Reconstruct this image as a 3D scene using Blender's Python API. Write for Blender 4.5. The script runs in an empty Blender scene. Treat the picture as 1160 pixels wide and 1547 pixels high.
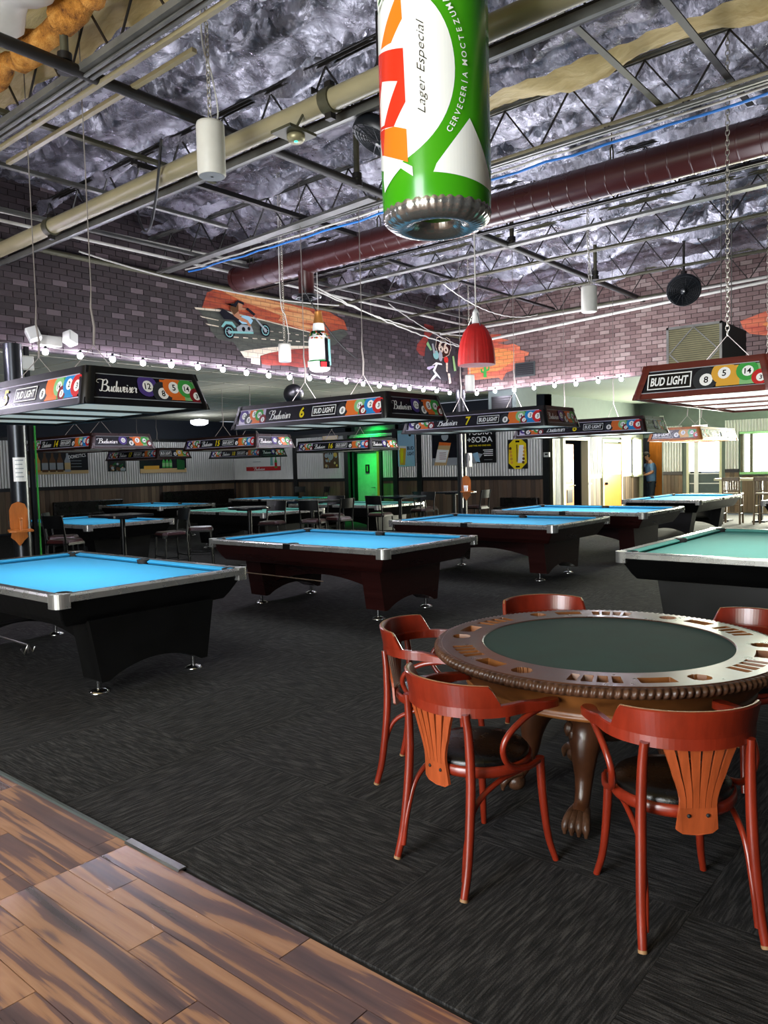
import bpy, math, random
import numpy as np
from mathutils import Vector, Matrix
from mathutils.geometry import tessellate_polygon

random.seed(11)
rng = np.random.default_rng(5)
scn = bpy.context.scene
COL = scn.collection
PI = math.pi
R = math.radians

# ------------------------------------------------------------------ camera
EYE = 1.62
YAW, PITCH, ROLL = R(49.936), R(3.353), R(-1.5046)
_f = Vector((math.sin(YAW)*math.cos(PITCH), math.cos(YAW)*math.cos(PITCH), -math.sin(PITCH)))
_r = Vector((math.cos(YAW), -math.sin(YAW), 0))
_u = _r.cross(_f)
_r2 = _r*math.cos(ROLL) + _u*math.sin(ROLL)
_u2 = _u*math.cos(ROLL) - _r*math.sin(ROLL)
cam = bpy.data.cameras.new('camera')
cam.sensor_fit = 'VERTICAL'
cam.sensor_height = 36.0
cam.lens = 36.0*1162/1547
cam.clip_end = 200
cam_o = bpy.data.objects.new('camera', cam)
COL.objects.link(cam_o)
cam_o.matrix_world = Matrix(((_r2.x, _u2.x, -_f.x, 0), (_r2.y, _u2.y, -_f.y, 0), (_r2.z, _u2.z, -_f.z, EYE), (0, 0, 0, 1)))
scn.camera = cam_o

# ------------------------------------------------------------------ world, exposure, daylight
vs = scn.view_settings
vs.view_transform = 'Standard'
vs.look = 'None'
vs.gamma = 1.0
vs.use_curve_mapping = False
vs.exposure = 0.5
w = bpy.data.worlds.new('sky')
scn.world = w
w.use_nodes = True
w.node_tree.nodes['Background'].inputs[0].default_value = (0.75, 0.85, 1.0, 1)
w.node_tree.nodes['Background'].inputs[1].default_value = 0.3
cy = scn.cycles
cy.max_bounces = 6
cy.diffuse_bounces = 3
cy.glossy_bounces = 3
cy.transmission_bounces = 3
cy.sample_clamp_indirect = 3.0
cy.caustics_reflective = False
cy.caustics_refractive = False
BULB_E = 230.0          # emission of one string-light bulb
TUBE_E = .22           # scale of the table-light lamps
def area(name, loc, target, sx, sy, energy, color=(1, 1, 1), spread=None):
    d = bpy.data.lights.new(name, 'AREA')
    d.shape = 'RECTANGLE'; d.size = sx; d.size_y = sy; d.energy = energy; d.color = color
    if spread: d.spread = spread
    o = bpy.data.objects.new(name, d); COL.objects.link(o)
    o.location = loc
    o.rotation_euler = (Vector(target)-Vector(loc)).to_track_quat('-Z', 'Y').to_euler()
    return o
# daylight from behind left, through unseen glazing added in the entrance wall (window_added)
area('entrance_daylight', (-3.85, 2.2, 1.75), (10, 2.2, 1.75), 2.3, 7.0, 620, (0.88, 0.92, 1.0))
# daylight through the glazed door and window in the far end wall
area('end_door_daylight', (23.35, 7.38, 1.7), (15, 6.6, 1.2), 1.0, .9, 300, (1.0, 1.0, 0.8))
area('end_window_daylight', (23.35, 4.9, 1.75), (14, 4.6, 1.2), 1.1, 2.4, 950, (1.0, 1.0, 0.8))

# ------------------------------------------------------------------ materials
def srgb(h):
    if isinstance(h, str):
        h = h.lstrip('#'); c = [int(h[i:i+2], 16)/255 for i in (0, 2, 4)]
    else: c = [x/255 for x in h]
    return tuple((x/12.92 if x <= .04045 else ((x+.055)/1.055)**2.4) for x in c)
class NT:
    def __init__(s, m): s.m = m; s.t = m.node_tree; s.n = s.t.nodes; s.l = s.t.links
    def new(s, typ, **kw):
        n = s.n.new(typ)
        for k, v in kw.items():
            if k.startswith('i_'): n.inputs[k[2:].replace('_', ' ')].default_value = v
            else: setattr(n, k, v)
        return n
    def link(s, a, b): s.l.new(a, b)
    def math(s, op, a, b=None):
        n = s.n.new('ShaderNodeMath'); n.operation = op
        for i, x in enumerate((a, b)):
            if x is None: continue
            if isinstance(x, (int, float)): n.inputs[i].default_value = x
            else: s.link(x, n.inputs[i])
        return n.outputs[0]
    def ramp(s, fac, stops, interp='LINEAR'):
        n = s.n.new('ShaderNodeValToRGB'); n.color_ramp.interpolation = interp
        e = n.color_ramp.elements
        while len(e) > 1: e.remove(e[0])
        for i, (p, c) in enumerate(stops):
            x = e[0] if i == 0 else e.new(p)
            x.position = p; x.color = tuple(c)+(1,) if len(c) == 3 else c
        s.link(fac, n.inputs[0]); return n.outputs[0]
    def coord(s, kind='Object', scale=(1, 1, 1), rot=(0, 0, 0)):
        if kind == 'World': o = s.n.new('ShaderNodeNewGeometry').outputs['Position']
        else: o = s.n.new('ShaderNodeTexCoord').outputs[kind]
        mp = s.n.new('ShaderNodeMapping'); mp.inputs['Scale'].default_value = scale; mp.inputs['Rotation'].default_value = rot
        s.link(o, mp.inputs[0]); return mp.outputs[0]
    def noise(s, vec, scale=5, detail=3, rough=.5, dist=0):
        n = s.n.new('ShaderNodeTexNoise'); n.inputs['Scale'].default_value = scale; n.inputs['Detail'].default_value = detail
        n.inputs['Roughness'].default_value = rough; n.inputs['Distortion'].default_value = dist
        s.link(vec, n.inputs['Vector']); return n.outputs[0]
    def mix(s, fac, a, b):
        n = s.n.new('ShaderNodeMix'); n.data_type = 'RGBA'
        for i, x in ((0, fac), (6, a), (7, b)):
            if isinstance(x, (int, float)): n.inputs[i].default_value = x
            elif isinstance(x, tuple): n.inputs[i].default_value = x+(1,) if len(x) == 3 else x
            else: s.link(x, n.inputs[i])
        return n.outputs[2]
    def bump(s, h, strength=.3, dist=.01):
        n = s.n.new('ShaderNodeBump'); n.inputs['Strength'].default_value = strength; n.inputs['Distance'].default_value = dist
        s.link(h, n.inputs['Height']); s.link(n.outputs[0], s.bsdf.inputs['Normal'])
MATS = {}
def mat(name, color=(.5, .5, .5), rough=.5, metal=0., emit=None, es=0., var=.0, vscale=6., vstretch=(1, 1, 1), bump=0., bscale=40., coat=0., spec=None, alpha=None, trans=None):
    if name in MATS: return MATS[name]
    m = bpy.data.materials.new(name); m.use_nodes = True
    nt = NT(m); b = nt.n['Principled BSDF']; nt.bsdf = b
    if isinstance(color, str): color = srgb(color)
    b.inputs['Base Color'].default_value = tuple(color)+(1,)
    b.inputs['Roughness'].default_value = rough; b.inputs['Metallic'].default_value = metal
    if coat: b.inputs['Coat Weight'].default_value = coat; b.inputs['Coat Roughness'].default_value = .12
    if spec is not None: b.inputs['Specular IOR Level'].default_value = spec
    if emit is not None:
        b.inputs['Emission Color'].default_value = tuple(srgb(emit) if isinstance(emit, str) else emit)+(1,); b.inputs['Emission Strength'].default_value = es
    if trans: b.inputs['Transmission Weight'].default_value = trans
    if var or bump:
        v = nt.coord('Object', vstretch)
        if var:
            n = nt.noise(v, vscale, 4, .6)
            nt.link(nt.ramp(n, [(.3, tuple(c*(1-var) for c in color)), (.7, tuple(min(1, c*(1+var)) for c in color))]), b.inputs['Base Color'])
            nt.link(nt.math('ADD', nt.math('MULTIPLY', n, .2), rough-.1), b.inputs['Roughness'])
        if bump:
            nt.bump(nt.noise(nt.coord('Object', vstretch), bscale, 3), bump, .004)
    MATS[name] = m
    return m

mat('chrome', '#c9c9c9', .18, 1, var=.12, vscale=9)
mat('rail_metal', '#b4b4b0', .28, .75, var=.08, vscale=6)
mat('satin_steel', '#9a9a98', .35, 1, var=.12, vscale=5)
mat('black_plastic', '#0c0c0e', .35, var=.2)
mat('black_wood', '#0b0b0b', .32, var=.3, vscale=3, vstretch=(1, 6, 1))
mat('dark_red_wood', '#260b09', .3, var=.25, vscale=4, vstretch=(1, .25, 5), coat=.2)
mat('mahogany', '#5d1f14', .35, var=.3, vscale=5, vstretch=(.4, .4, 6))
mat('orange_wood', '#b4651f', .4, var=.2, vscale=6, vstretch=(4, 4, .6))
mat('chair_red', '#78220f', .32, var=.3, vscale=5, vstretch=(2, 2, .7), coat=.35)
mat('chair_orange', '#9a4620', .42, var=.22, vscale=9, vstretch=(5, 5, .6), coat=.2)
mat('chair_worn', '#8d6a45', .6, var=.2)
mat('vinyl_black', '#0b0908', .28, var=.2, bump=.15, bscale=120)
mat('vinyl_maroon', '#2c0d0e', .3, var=.2, bump=.12, bscale=100)
mat('cloth_blue', '#2a9fd2', .9, var=.05, vscale=3, bump=.08, bscale=500)
mat('cloth_green', '#5aa297', .9, var=.05, vscale=3, bump=.08, bscale=500)
mat('felt_green', '#1d3c36', .95, var=.22, vscale=4, bump=.15, bscale=300)
mat('poker_wood', '#4a2a18', .3, var=.35, vscale=6, vstretch=(1, 1, 1), coat=.3)
mat('poker_wood_light', '#7a4a22', .38, var=.3, vscale=6)
mat('poker_carved', '#4a3020', .35, var=.4, vscale=30, bump=.5, bscale=70)
mat('rubber', '#0a0a0a', .7)
mat('white_plastic', '#d8d8d4', .45, var=.04)
mat('off_white', '#c6c4ba', .5, var=.06)
mat('diffuser', '#a9b3ac', .6, emit='#c8cbbd', es=.34)
mat('diffuser_lit', '#e8ecea', .6, emit='#f4fff8', es=1.1)
mat('duct_maroon', '#3b1817', .3, var=.18, vscale=2, vstretch=(1, .4, 1), bump=.04, bscale=12)
mat('pipe_beige', '#8d8466', .35, var=.18, vscale=3, vstretch=(1, .4, 1))
mat('steel_dark', '#1d1a17', .5, .3, var=.4, vscale=6)
mat('steel_olive', '#4c4a38', .5, .3, var=.3, vscale=6)
mat('steel_grey', '#6d6d68', .4, .5, var=.25, vscale=5)
mat('cable_white', '#b9b6ae', .5)
mat('cable_black', '#101010', .5)
mat('cable_blue', '#1d6fc0', .4)
mat('chain', '#b5b0a2', .35, .8)
mat('cord_tan', '#77706a', .7)
mat('red_shade', '#b01a16', .5, var=.1, vscale=20)
mat('copper_foil', '#b5793c', .35, .6, var=.2)
mat('foil_silver', '#b9b7b0', .22, .85, var=.12, vscale=8)
mat('print_white', '#f2f2ee', .24); mat('print_black', '#0d0d10', .24); mat('print_ink', '#1b1b1b', .6)
for n_, c_ in dict(p_grey='#9aa0a4', p_red='#c02a2c', p_orange='#dd6f2c', p_green='#3f9c46', p_blue='#2583c4', p_purple='#4b3a80', p_yellow='#e7cf1e', p_maroon='#7d1f26',
                   p_navy='#10101a', p_gold='#c8963a', p_skin='#b07a5c', p_cyan='#7fb7b4', p_tan='#c9ab7a', p_brown='#5a3b22', p_ltgreen='#86b97c', p_lilac='#c9bfd8', p_amber='#d9a23c', p_ltblue='#9cc7dd', p_dkgreen='#1c5a2a', p_eight='#2b2e33').items():
    mat(n_, c_, .24)
mat('dark_band', '#1c222c', .7, var=.12)
mat('grey_green_wall', '#5b6660', .8, var=.08)
mat('office_wall_paint', '#8c8f7c', .7, var=.06)
mat('black_trim', '#0e0f12', .4, var=.2)
mat('door_wood', '#c97a28', .4, var=.18, vscale=4, vstretch=(5, 5, .5))
mat('door_green', '#8fb59c', .5, var=.1)
mat('pale_frame', '#c9c6a8', .45)
mat('glass_or_glare', '#ffffff', .2, emit='#fbfff0', es=4.5)  # white glow for window glass and for glare on the closed door
mat('grey_door', '#3c4a4c', .4, var=.1)
mat('oak_stool', '#6b5a45', .5, var=.25, vscale=6, vstretch=(3, 3, .6))
mat('bulb', '#ffffff', .3, emit='#f0eaff', es=BULB_E)
mat('fan_black', '#101317', .4, var=.2)
mat('cabinet_grey', '#3f4644', .55, var=.1)
mat('grille_gold', '#8f8968', .4, .4, var=.1)
mat('shirt_blue', '#5f7fa6', .8, var=.15, vscale=18); mat('jeans', '#26303c', .85, var=.15, vscale=14); mat('skin', '#b98363', .55, var=.06); mat('hair_grey', '#4a4440', .7); mat('shoe', '#141414', .5)
mat('corrugated', '#d2d2cd', .36, .5, var=.1, vscale=.7)
mat('exit_white', '#ffffff', .4, emit='#fff6ea', es=1.2)
mat('ceiling_tile', '#b9b7a3', .85, var=.08, vscale=2, bump=.3, bscale=60)
mat('alcove_ceiling', '#8f9a8d', .85, var=.05)
mat('tbar', '#f2f0e4', .5)
mat('led_green', '#20e890', .3, emit='#30ffa0', es=3); mat('lamp_glow', '#ffffff', .3, emit='#e8ecff', es=3); mat('column_steel', '#3c3e42', .3, .8, var=.2, vscale=3, vstretch=(1, 1, .3)); mat('chair_frame', '#0b0c0d', .35, .3, var=.2); mat('table_top', '#15161a', .16, var=.2)
mat('mortar', '#4a4244', .9, var=.15, vscale=20)
mat('concrete_dark', '#262627', .8)

def special(name):
    m = bpy.data.materials.new(name); m.use_nodes = True
    nt = NT(m); nt.bsdf = nt.n['Principled BSDF']; MATS[name] = m
    return nt
# laminate planks: two-tone hardwood figure running along the plank, each plank shifted by its own random number
def laminate(name, rough):
    nt = special(name)
    oi = nt.new('ShaderNodeObjectInfo')
    geo = nt.new('ShaderNodeNewGeometry')
    add = nt.new('ShaderNodeVectorMath', operation='ADD')
    cmb = nt.new('ShaderNodeCombineXYZ')
    nt.link(nt.math('MULTIPLY', oi.outputs['Random'], 37.0), cmb.inputs[0]); nt.link(nt.math('MULTIPLY', oi.outputs['Random'], 91.0), cmb.inputs[1])
    nt.link(geo.outputs['Position'], add.inputs[0]); nt.link(cmb.outputs[0], add.inputs[1])
    mp = nt.new('ShaderNodeMapping'); mp.inputs['Scale'].default_value = (11, .75, 1); nt.link(add.outputs[0], mp.inputs[0])
    n1 = nt.noise(mp.outputs[0], 1.0, 3, .5, .45)
    mp2 = nt.new('ShaderNodeMapping'); mp2.inputs['Scale'].default_value = (70, 2.2, 1); nt.link(add.outputs[0], mp2.inputs[0])
    n2 = nt.noise(mp2.outputs[0], 1.0, 3, .6)
    mp3 = nt.new('ShaderNodeMapping'); mp3.inputs['Scale'].default_value = (14, 3, 1); nt.link(add.outputs[0], mp3.inputs[0])
    n3 = nt.noise(mp3.outputs[0], 1.0, 4, .65, .8)
    v = nt.math('ADD', nt.math('ADD', nt.math('MULTIPLY', n1, .82), nt.math('MULTIPLY', n2, .1)), nt.math('MULTIPLY', n3, .08))
    c = nt.ramp(v, [(.32, srgb('#392c2c')), (.42, srgb('#594644')), (.50, srgb('#694f4a')), (.525, srgb('#976f53')), (.6, srgb('#aa7f60')), (.68, srgb('#8f6b56')), (.8, srgb('#664e48'))])
    nt.bsdf.inputs['Specular IOR Level'].default_value = 1.0 if rough < .3 else .4
    nt.link(c, nt.bsdf.inputs['Base Color'])
    nt.link(nt.math('ADD', nt.math('MULTIPLY', n3, .12), rough), nt.bsdf.inputs['Roughness'])
    nt.bump(n2, .05, .002)
laminate('laminate', .19); laminate('laminate_matte', .5)
# carpet tiles: streaky loop pile, one running each way
def carpet(name, sc):
    nt = special(name)
    v = nt.coord('World', sc)
    a = nt.noise(v, 1.0, 2, .6, .4)
    b = nt.noise(nt.coord('World', (1, 1, 1)), 190, 2, .7)
    d = nt.noise(nt.coord('World', (1, 1, 1)), 1.3, 2, .5)
    x = nt.math('ADD', nt.math('MULTIPLY', a, .7), nt.math('MULTIPLY', b, .3))
    c = nt.ramp(x, [(.37, srgb('#191919')), (.5, srgb('#2c2b2b')), (.64, srgb('#4c4b4a'))])
    c = nt.mix(nt.math('MULTIPLY', d, .35), c, srgb('#1c1c1d'))
    nt.link(c, nt.bsdf.inputs['Base Color'])
    nt.bsdf.inputs['Roughness'].default_value = .95
    nt.bsdf.inputs['Specular IOR Level'].default_value = .15
    nt.bump(x, .9, .008)
carpet('carpet_x', (7, 85, 1)); carpet('carpet_y', (85, 7, 1))
# painted brick, colour picked per brick; light is put into the right wall's set
def brick(name, stops, rough=.75):
    nt = special(name)
    oi = nt.new('ShaderNodeObjectInfo'); at = nt.new('ShaderNodeAttribute', attribute_name='rnd')
    r = nt.math('FRACT', nt.math('ADD', oi.outputs['Random'], at.outputs['Fac']))
    c = nt.ramp(r, stops)
    n = nt.noise(nt.coord('World'), 14, 4, .65)
    c = nt.mix(nt.math('MULTIPLY', n, .45), c, srgb('#2c2426'))
    nt.link(c, nt.bsdf.inputs['Base Color']); nt.bsdf.inputs['Roughness'].default_value = rough
    nt.bump(nt.noise(nt.coord('World'), 60, 3), .35, .004)
brick('brick_dark', [(0, srgb('#291f23')), (.5, srgb('#33272b')), (.85, srgb('#3f3237')), (.93, srgb('#5e5055')), (1, srgb('#6c5d61'))])
brick('brick_lit', [(0, srgb('#6c5350')), (.5, srgb('#846b66')), (.85, srgb('#917a75')), (1, srgb('#a39089'))])
# mural paint carried over the brick joints
def mural(name, c1, c2, sc=(1, 1, 1), along='x'):
    if isinstance(c1, str): c1, c2 = srgb(c1), srgb(c2)
    nt = special(name)
    n = nt.noise(nt.coord('World', sc), 2.2, 5, .65, .5)
    c = nt.ramp(n, [(.32, c1), (.62, c2)])
    br = nt.new('ShaderNodeTexBrick')
    g = nt.new('ShaderNodeNewGeometry'); sp = nt.new('ShaderNodeSeparateXYZ'); cb = nt.new('ShaderNodeCombineXYZ')
    nt.link(g.outputs['Position'], sp.inputs[0])
    nt.link(sp.outputs[0 if along == 'x' else 1], cb.inputs[0]); nt.link(nt.math('SUBTRACT', sp.outputs[2], 3.2), cb.inputs[1])
    nt.link(cb.outputs[0], br.inputs['Vector'])
    br.inputs['Scale'].default_value = 1.0; br.inputs['Mortar Size'].default_value = .006
    br.inputs['Brick Width'].default_value = .2032; br.inputs['Row Height'].default_value = .0765
    c = nt.mix(nt.math('MULTIPLY', br.outputs['Fac'], .45), c, (0.02, 0.015, 0.015))
    nt.link(c, nt.bsdf.inputs['Base Color']); nt.bsdf.inputs['Roughness'].default_value = .7
    nt.bump(nt.math('SUBTRACT', 1.0, br.outputs['Fac']), .5, .006)
mural('mural_sky', '#7c1d14', '#b9532a', (.8, 1, 5)); mural('mural_sky_light', '#b5562c', '#d9a36a', (.8, 1, 6)); mural('mural_road', '#262a28', '#46493f', (1.5, 1, 9))
mural('mural_cream', '#c9b79e', '#ddd0bb'); mural('mural_dark', '#15161b', '#2b2c34'); mural('mural_red', '#6e1a16', '#9c3224')
mural('mural_sun', '#d8653a', '#eaa056', (1, .6, 6), 'y'); mural('mural_pink', '#c2503f', '#dd7a55', (1, .6, 6), 'y')
# quilted roof insulation: dusty dark vinyl facing with a sheen
nt = special('insulation_dark')
n = nt.noise(nt.coord('World', (1, 1, 1)), 2.6, 6, .7, .6)
m2 = nt.noise(nt.coord('World', (1, 1.6, 1)), 9, 5, .7, 1.5)
x = nt.math('ADD', nt.math('MULTIPLY', n, .75), nt.math('MULTIPLY', m2, .25))
nt.link(nt.ramp(x, [(.32, srgb('#4c4b52')), (.5, srgb('#85848e')), (.68, srgb('#b9b9c4'))]), nt.bsdf.inputs['Base Color'])
nt.bsdf.inputs['Metallic'].default_value = .65
nt.link(nt.ramp(n, [(.3, (.2,)*3), (.7, (.34,)*3)]), nt.bsdf.inputs['Roughness'])
nt.bump(m2, .45, .03)
nt = special('insulation_cream')
n = nt.noise(nt.coord('World', (6, .8, 1)), 2.0, 5, .6, .5)
nt.link(nt.ramp(n, [(.3, srgb('#a58f56')), (.7, srgb('#d2bf88'))]), nt.bsdf.inputs['Base Color'])
nt.bsdf.inputs['Roughness'].default_value = .55
nt.bump(nt.noise(nt.coord('World', (5, 1, 1)), 4, 5, .6, .6), .6, .03)
nt = special('insulation_batt')
n = nt.noise(nt.coord('World'), 9, 5, .7)
nt.link(nt.ramp(n, [(.3, srgb('#5a3210')), (.5, srgb('#b87a2c')), (.7, srgb('#d8a050'))]), nt.bsdf.inputs['Base Color'])
nt.bsdf.inputs['Roughness'].default_value = .95
nt.bump(n, 1, .05)
# barn-board wainscot, colour per board
nt = special('barn_wood')
oi = nt.new('ShaderNodeObjectInfo')
c = nt.ramp(oi.outputs['Random'], [(0, srgb('#3a2f26')), (.3, srgb('#6b5640')), (.55, srgb('#806850')), (.75, srgb('#56483a')), (1, srgb('#8e7a5e'))])
n = nt.noise(nt.coord('World', (9, 9, .8)), 2, 5, .65, .4)
c = nt.mix(nt.math('MULTIPLY', n, .7), c, srgb('#221a14'))
nt.link(c, nt.bsdf.inputs['Base Color']); nt.bsdf.inputs['Roughness'].default_value = .6
nt.bump(n, .3, .004)
# inflatable can: glossy printed vinyl
for n_, c_ in dict(can_green='#3d9a10', can_white='#eef0ea', can_red='#d8301a', can_orange='#ee7a1c', can_ink='#1d1a14').items(): mat(n_, c_, .22, coat=.3)

# ------------------------------------------------------------------ geometry helpers
class MB:
    def __init__(s): s.v = []; s.f = []; s.mi = []; s.sm = []; s.mats = []; s.rnd = None
    def m(s, name):
        if name not in s.mats: s.mats.append(name)
        return s.mats.index(name)
    def add(s, vs, fs, mt, smooth=False):
        b = len(s.v); k = s.m(mt); s.v.extend(tuple(p) for p in vs)
        for f in fs: s.f.append(tuple(b+i for i in f)); s.mi.append(k); s.sm.append(smooth)
        return s
    def box(s, c, d, mt, rz=0, top=None, ch=0):
        """box centred at c with sizes d; top=(sx,sy) scales the upper face; ch chamfers the upright edges"""
        x, y, z = d[0]/2, d[1]/2, d[2]/2
        t = top or (1, 1)
        if ch:
            ring = [(-x+ch, -y), (x-ch, -y), (x, -y+ch), (x, y-ch), (x-ch, y), (-x+ch, y), (-x, y-ch), (-x, -y+ch)]
        else: ring = [(-x, -y), (x, -y), (x, y), (-x, y)]
        n = len(ring); co, si = math.cos(rz), math.sin(rz)
        P = []
        for zz, k in ((-z, (1, 1)), (z, t)):
            for a, b in ring:
                a, b = a*k[0], b*k[1]
                P.append((c[0]+a*co-b*si, c[1]+a*si+b*co, c[2]+zz))
        F = [tuple(range(n))[::-1], tuple(range(n, 2*n))]+[(i, (i+1) % n, n+(i+1) % n, n+i) for i in range(n)]
        return s.add(P, F, mt)
    def bar(s, a, b, w, h, mt):
        """rectangular bar from a to b (w across, h up)"""
        a, b = Vector(a), Vector(b); d = (b-a).normalized()
        up = Vector((0, 0, 1)) if abs(d.z) < .95 else Vector((1, 0, 0))
        x = d.cross(up).normalized()*w/2; y = x.cross(d).normalized()*h/2
        P = [p+sx*x+sy*y for p in (a, b) for sx, sy in ((-1, -1), (1, -1), (1, 1), (-1, 1))]
        return s.add(P, [(3, 2, 1, 0), (4, 5, 6, 7), (0, 1, 5, 4), (1, 2, 6, 5), (2, 3, 7, 6), (3, 0, 4, 7)], mt)
    def tube(s, path, r, mt, n=8, closed=False, flat=None):
        path = [Vector(p) for p in path]; N = len(path)
        rs = r if isinstance(r, (list, tuple)) else [r]*N
        P = []; prev = None
        for i, p in enumerate(path):
            if closed: d = path[(i+1) % N]-path[i-1]
            else: d = path[min(i+1, N-1)]-path[max(i-1, 0)]
            d.normalize()
            if prev is None:
                up = Vector((0, 0, 1)) if abs(d.z) < .9 else Vector((1, 0, 0))
                x = d.cross(up).normalized()
            else:
                x = (prev-d*prev.dot(d)).normalized()
            prev = x; y = x.cross(d)
            for k in range(n):
                a = 2*PI*k/n
                fx = flat if flat else 1
                P.append(p+(x*math.cos(a)+y*math.sin(a)*fx)*rs[i])
        F = []
        for i in range(N if closed else N-1):
            j = (i+1) % N
            for k in range(n): F.append((i*n+k, i*n+(k+1) % n, j*n+(k+1) % n, j*n+k))
        s.add(P, F, mt, True)
        if not closed: s.add(P[:n], [tuple(range(n))[::-1]], mt); s.add(P[-n:], [tuple(range(n))], mt)
        return s
    def lathe(s, prof, mt, n=24, c=(0, 0, 0), a0=0, mod=None, smooth=True):
        P = []
        for j, (r, z) in enumerate(prof):
            for k in range(n):
                a = a0+2*PI*k/n; rr = r*(mod(a, j) if mod else 1)
                P.append((c[0]+rr*math.cos(a), c[1]+rr*math.sin(a), c[2]+z))
        F = [(j*n+k, j*n+(k+1) % n, (j+1)*n+(k+1) % n, (j+1)*n+k) for j in range(len(prof)-1) for k in range(n)]
        s.add(P, F, mt, smooth)
        if prof[0][0] > 1e-6: s.add(P[:n], [tuple(range(n))[::-1]], mt)
        if prof[-1][0] > 1e-6: s.add(P[-n:], [tuple(range(n))], mt)
        return s
    def ell(s, c, r, mt, n=16, m=10):
        pr = [(math.sin(PI*j/m), -math.cos(PI*j/m)) for j in range(m+1)]
        P = []
        for a, b in pr:
            for k in range(n):
                P.append((c[0]+r[0]*max(a, 1e-4)*math.cos(2*PI*k/n), c[1]+r[1]*max(a, 1e-4)*math.sin(2*PI*k/n), c[2]+r[2]*b))
        F = [(j*n+k, j*n+(k+1) % n, (j+1)*n+(k+1) % n, (j+1)*n+k) for j in range(m) for k in range(n)]
        return s.add(P, F, mt, True)
    def prism(s, poly, d0, d1, mt, fn=None, smooth=False):
        """outline poly (u,w) extruded from d0 to d1; fn(u,w,d)->xyz (default u->x, w->z, d->y)"""
        fn = fn or (lambda u, w_, d: (u, d, w_))
        n = len(poly)
        P = [fn(u, w_, d) for d in (d0, d1) for u, w_ in poly]
        tri = tessellate_polygon([[Vector((u, w_, 0)) for u, w_ in poly]])
        F = [tuple(t) for t in tri]+[tuple(n+i for i in t[::-1]) for t in tri]
        s.add(P, F, mt)
        return s.add(P, [(i, (i+1) % n, n+(i+1) % n, n+i) for i in range(n)], mt, smooth)
    def sheet(s, rows, mt, smooth=True):
        n = len(rows[0]); P = [p for r_ in rows for p in r_]
        F = [(i*n+k, i*n+k+1, (i+1)*n+k+1, (i+1)*n+k) for i in range(len(rows)-1) for k in range(n-1)]
        return s.add(P, F, mt, smooth)
    def mesh(s, name):
        me = bpy.data.meshes.new(name)
        me.from_pydata(s.v, [], s.f)
        for k in s.mats: me.materials.append(MATS[k])
        me.polygons.foreach_set('material_index', s.mi); me.polygons.foreach_set('use_smooth', s.sm)
        if s.rnd is not None:
            a = me.attributes.new('rnd', 'FLOAT', 'FACE'); a.data.foreach_set('value', s.rnd)
        me.update(); return me
    def obj(s, name, parent=None, loc=(0, 0, 0), rz=0, bevel=0, fix=False):
        me = s.mesh(name)
        o = link(name, me, parent, loc, rz)
        if fix:
            import bmesh
            b = bmesh.new(); b.from_mesh(me); bmesh.ops.recalc_face_normals(b, faces=b.faces); b.to_mesh(me); b.free()
        if bevel:
            md = o.modifiers.new('bevel', 'BEVEL'); md.width = bevel; md.segments = 2; md.limit_method = 'ANGLE'; md.angle_limit = R(40)
        return o
def link(name, data, parent=None, loc=(0, 0, 0), rz=0):
    o = bpy.data.objects.new(name, data); COL.objects.link(o)
    o.location = loc; o.rotation_euler = (0, 0, rz)
    if parent: o.parent = parent
    return o
def tag(o, label, cat, group=None, kind=None):
    o['label'] = label
    if cat: o['category'] = cat
    if group: o['group'] = group
    if kind: o['kind'] = kind
    return o
def thing(name, label, cat, loc=(0, 0, 0), rz=0, group=None):
    return tag(link(name, None, None, loc, rz), label, cat, group)
def kids(o): return [x for x in CH.get(o.name, [])]
def copy_tree(o, loc=None, rz=None, label=None, group=None, z=None):
    def cp(x, par):
        c = x.copy(); COL.objects.link(c); c.parent = par
        for ch in x.children: cp(ch, c)
        return c
    c = cp(o, None)
    if loc is not None: c.location = loc
    if rz is not None: c.rotation_euler = (0, 0, rz)
    if label: c['label'] = label
    if group: c['group'] = group
    return c
def structure(o, label=None):
    o['kind'] = 'structure'
    if label: o['label'] = label
    return o
def empty_struct(name, label=None): return structure(link(name, None), label)
def bez(pts, n=12):
    """Catmull-Rom through pts"""
    P = [Vector(p) for p in pts]; P = [P[0]*2-P[1]]+P+[P[-1]*2-P[-2]]
    out = []
    for i in range(1, len(P)-2):
        for k in range(n):
            t = k/n; a, b, c, d = P[i-1], P[i], P[i+1], P[i+2]
            out.append(.5*((2*b)+(c-a)*t+(2*a-5*b+4*c-d)*t*t+(3*b-a-3*c+d)*t**3))
    out.append(P[-2]); return out
# ---- flat print: layered polygons and lettering mapped onto a surface
_TX = {}
def text_tris(s, shear=0, bold=0, spacing=1.0):
    k = (s, shear, bold, spacing)
    if k in _TX: return _TX[k]
    cu = bpy.data.curves.new('lettering', 'FONT'); cu.body = s; cu.size = 1; cu.offset = bold; cu.space_character = spacing
    cu.resolution_u = 3
    o = bpy.data.objects.new('lettering', cu); COL.objects.link(o)
    dg = bpy.context.evaluated_depsgraph_get(); dg.update()
    me = bpy.data.meshes.new_from_object(o.evaluated_get(dg))
    V = [(q.co.x+shear*q.co.y, q.co.y) for q in me.vertices]; F = [tuple(p.vertices) for p in me.polygons]
    bpy.data.objects.remove(o); bpy.data.curves.remove(cu); bpy.data.meshes.remove(me)
    if V:
        x0 = min(p[0] for p in V); x1 = max(p[0] for p in V); y0 = min(p[1] for p in V); y1 = max(p[1] for p in V)
    else: x0 = x1 = y0 = y1 = 0
    _TX[k] = (V, F, x0, x1, y0, y1); return _TX[k]
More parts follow.
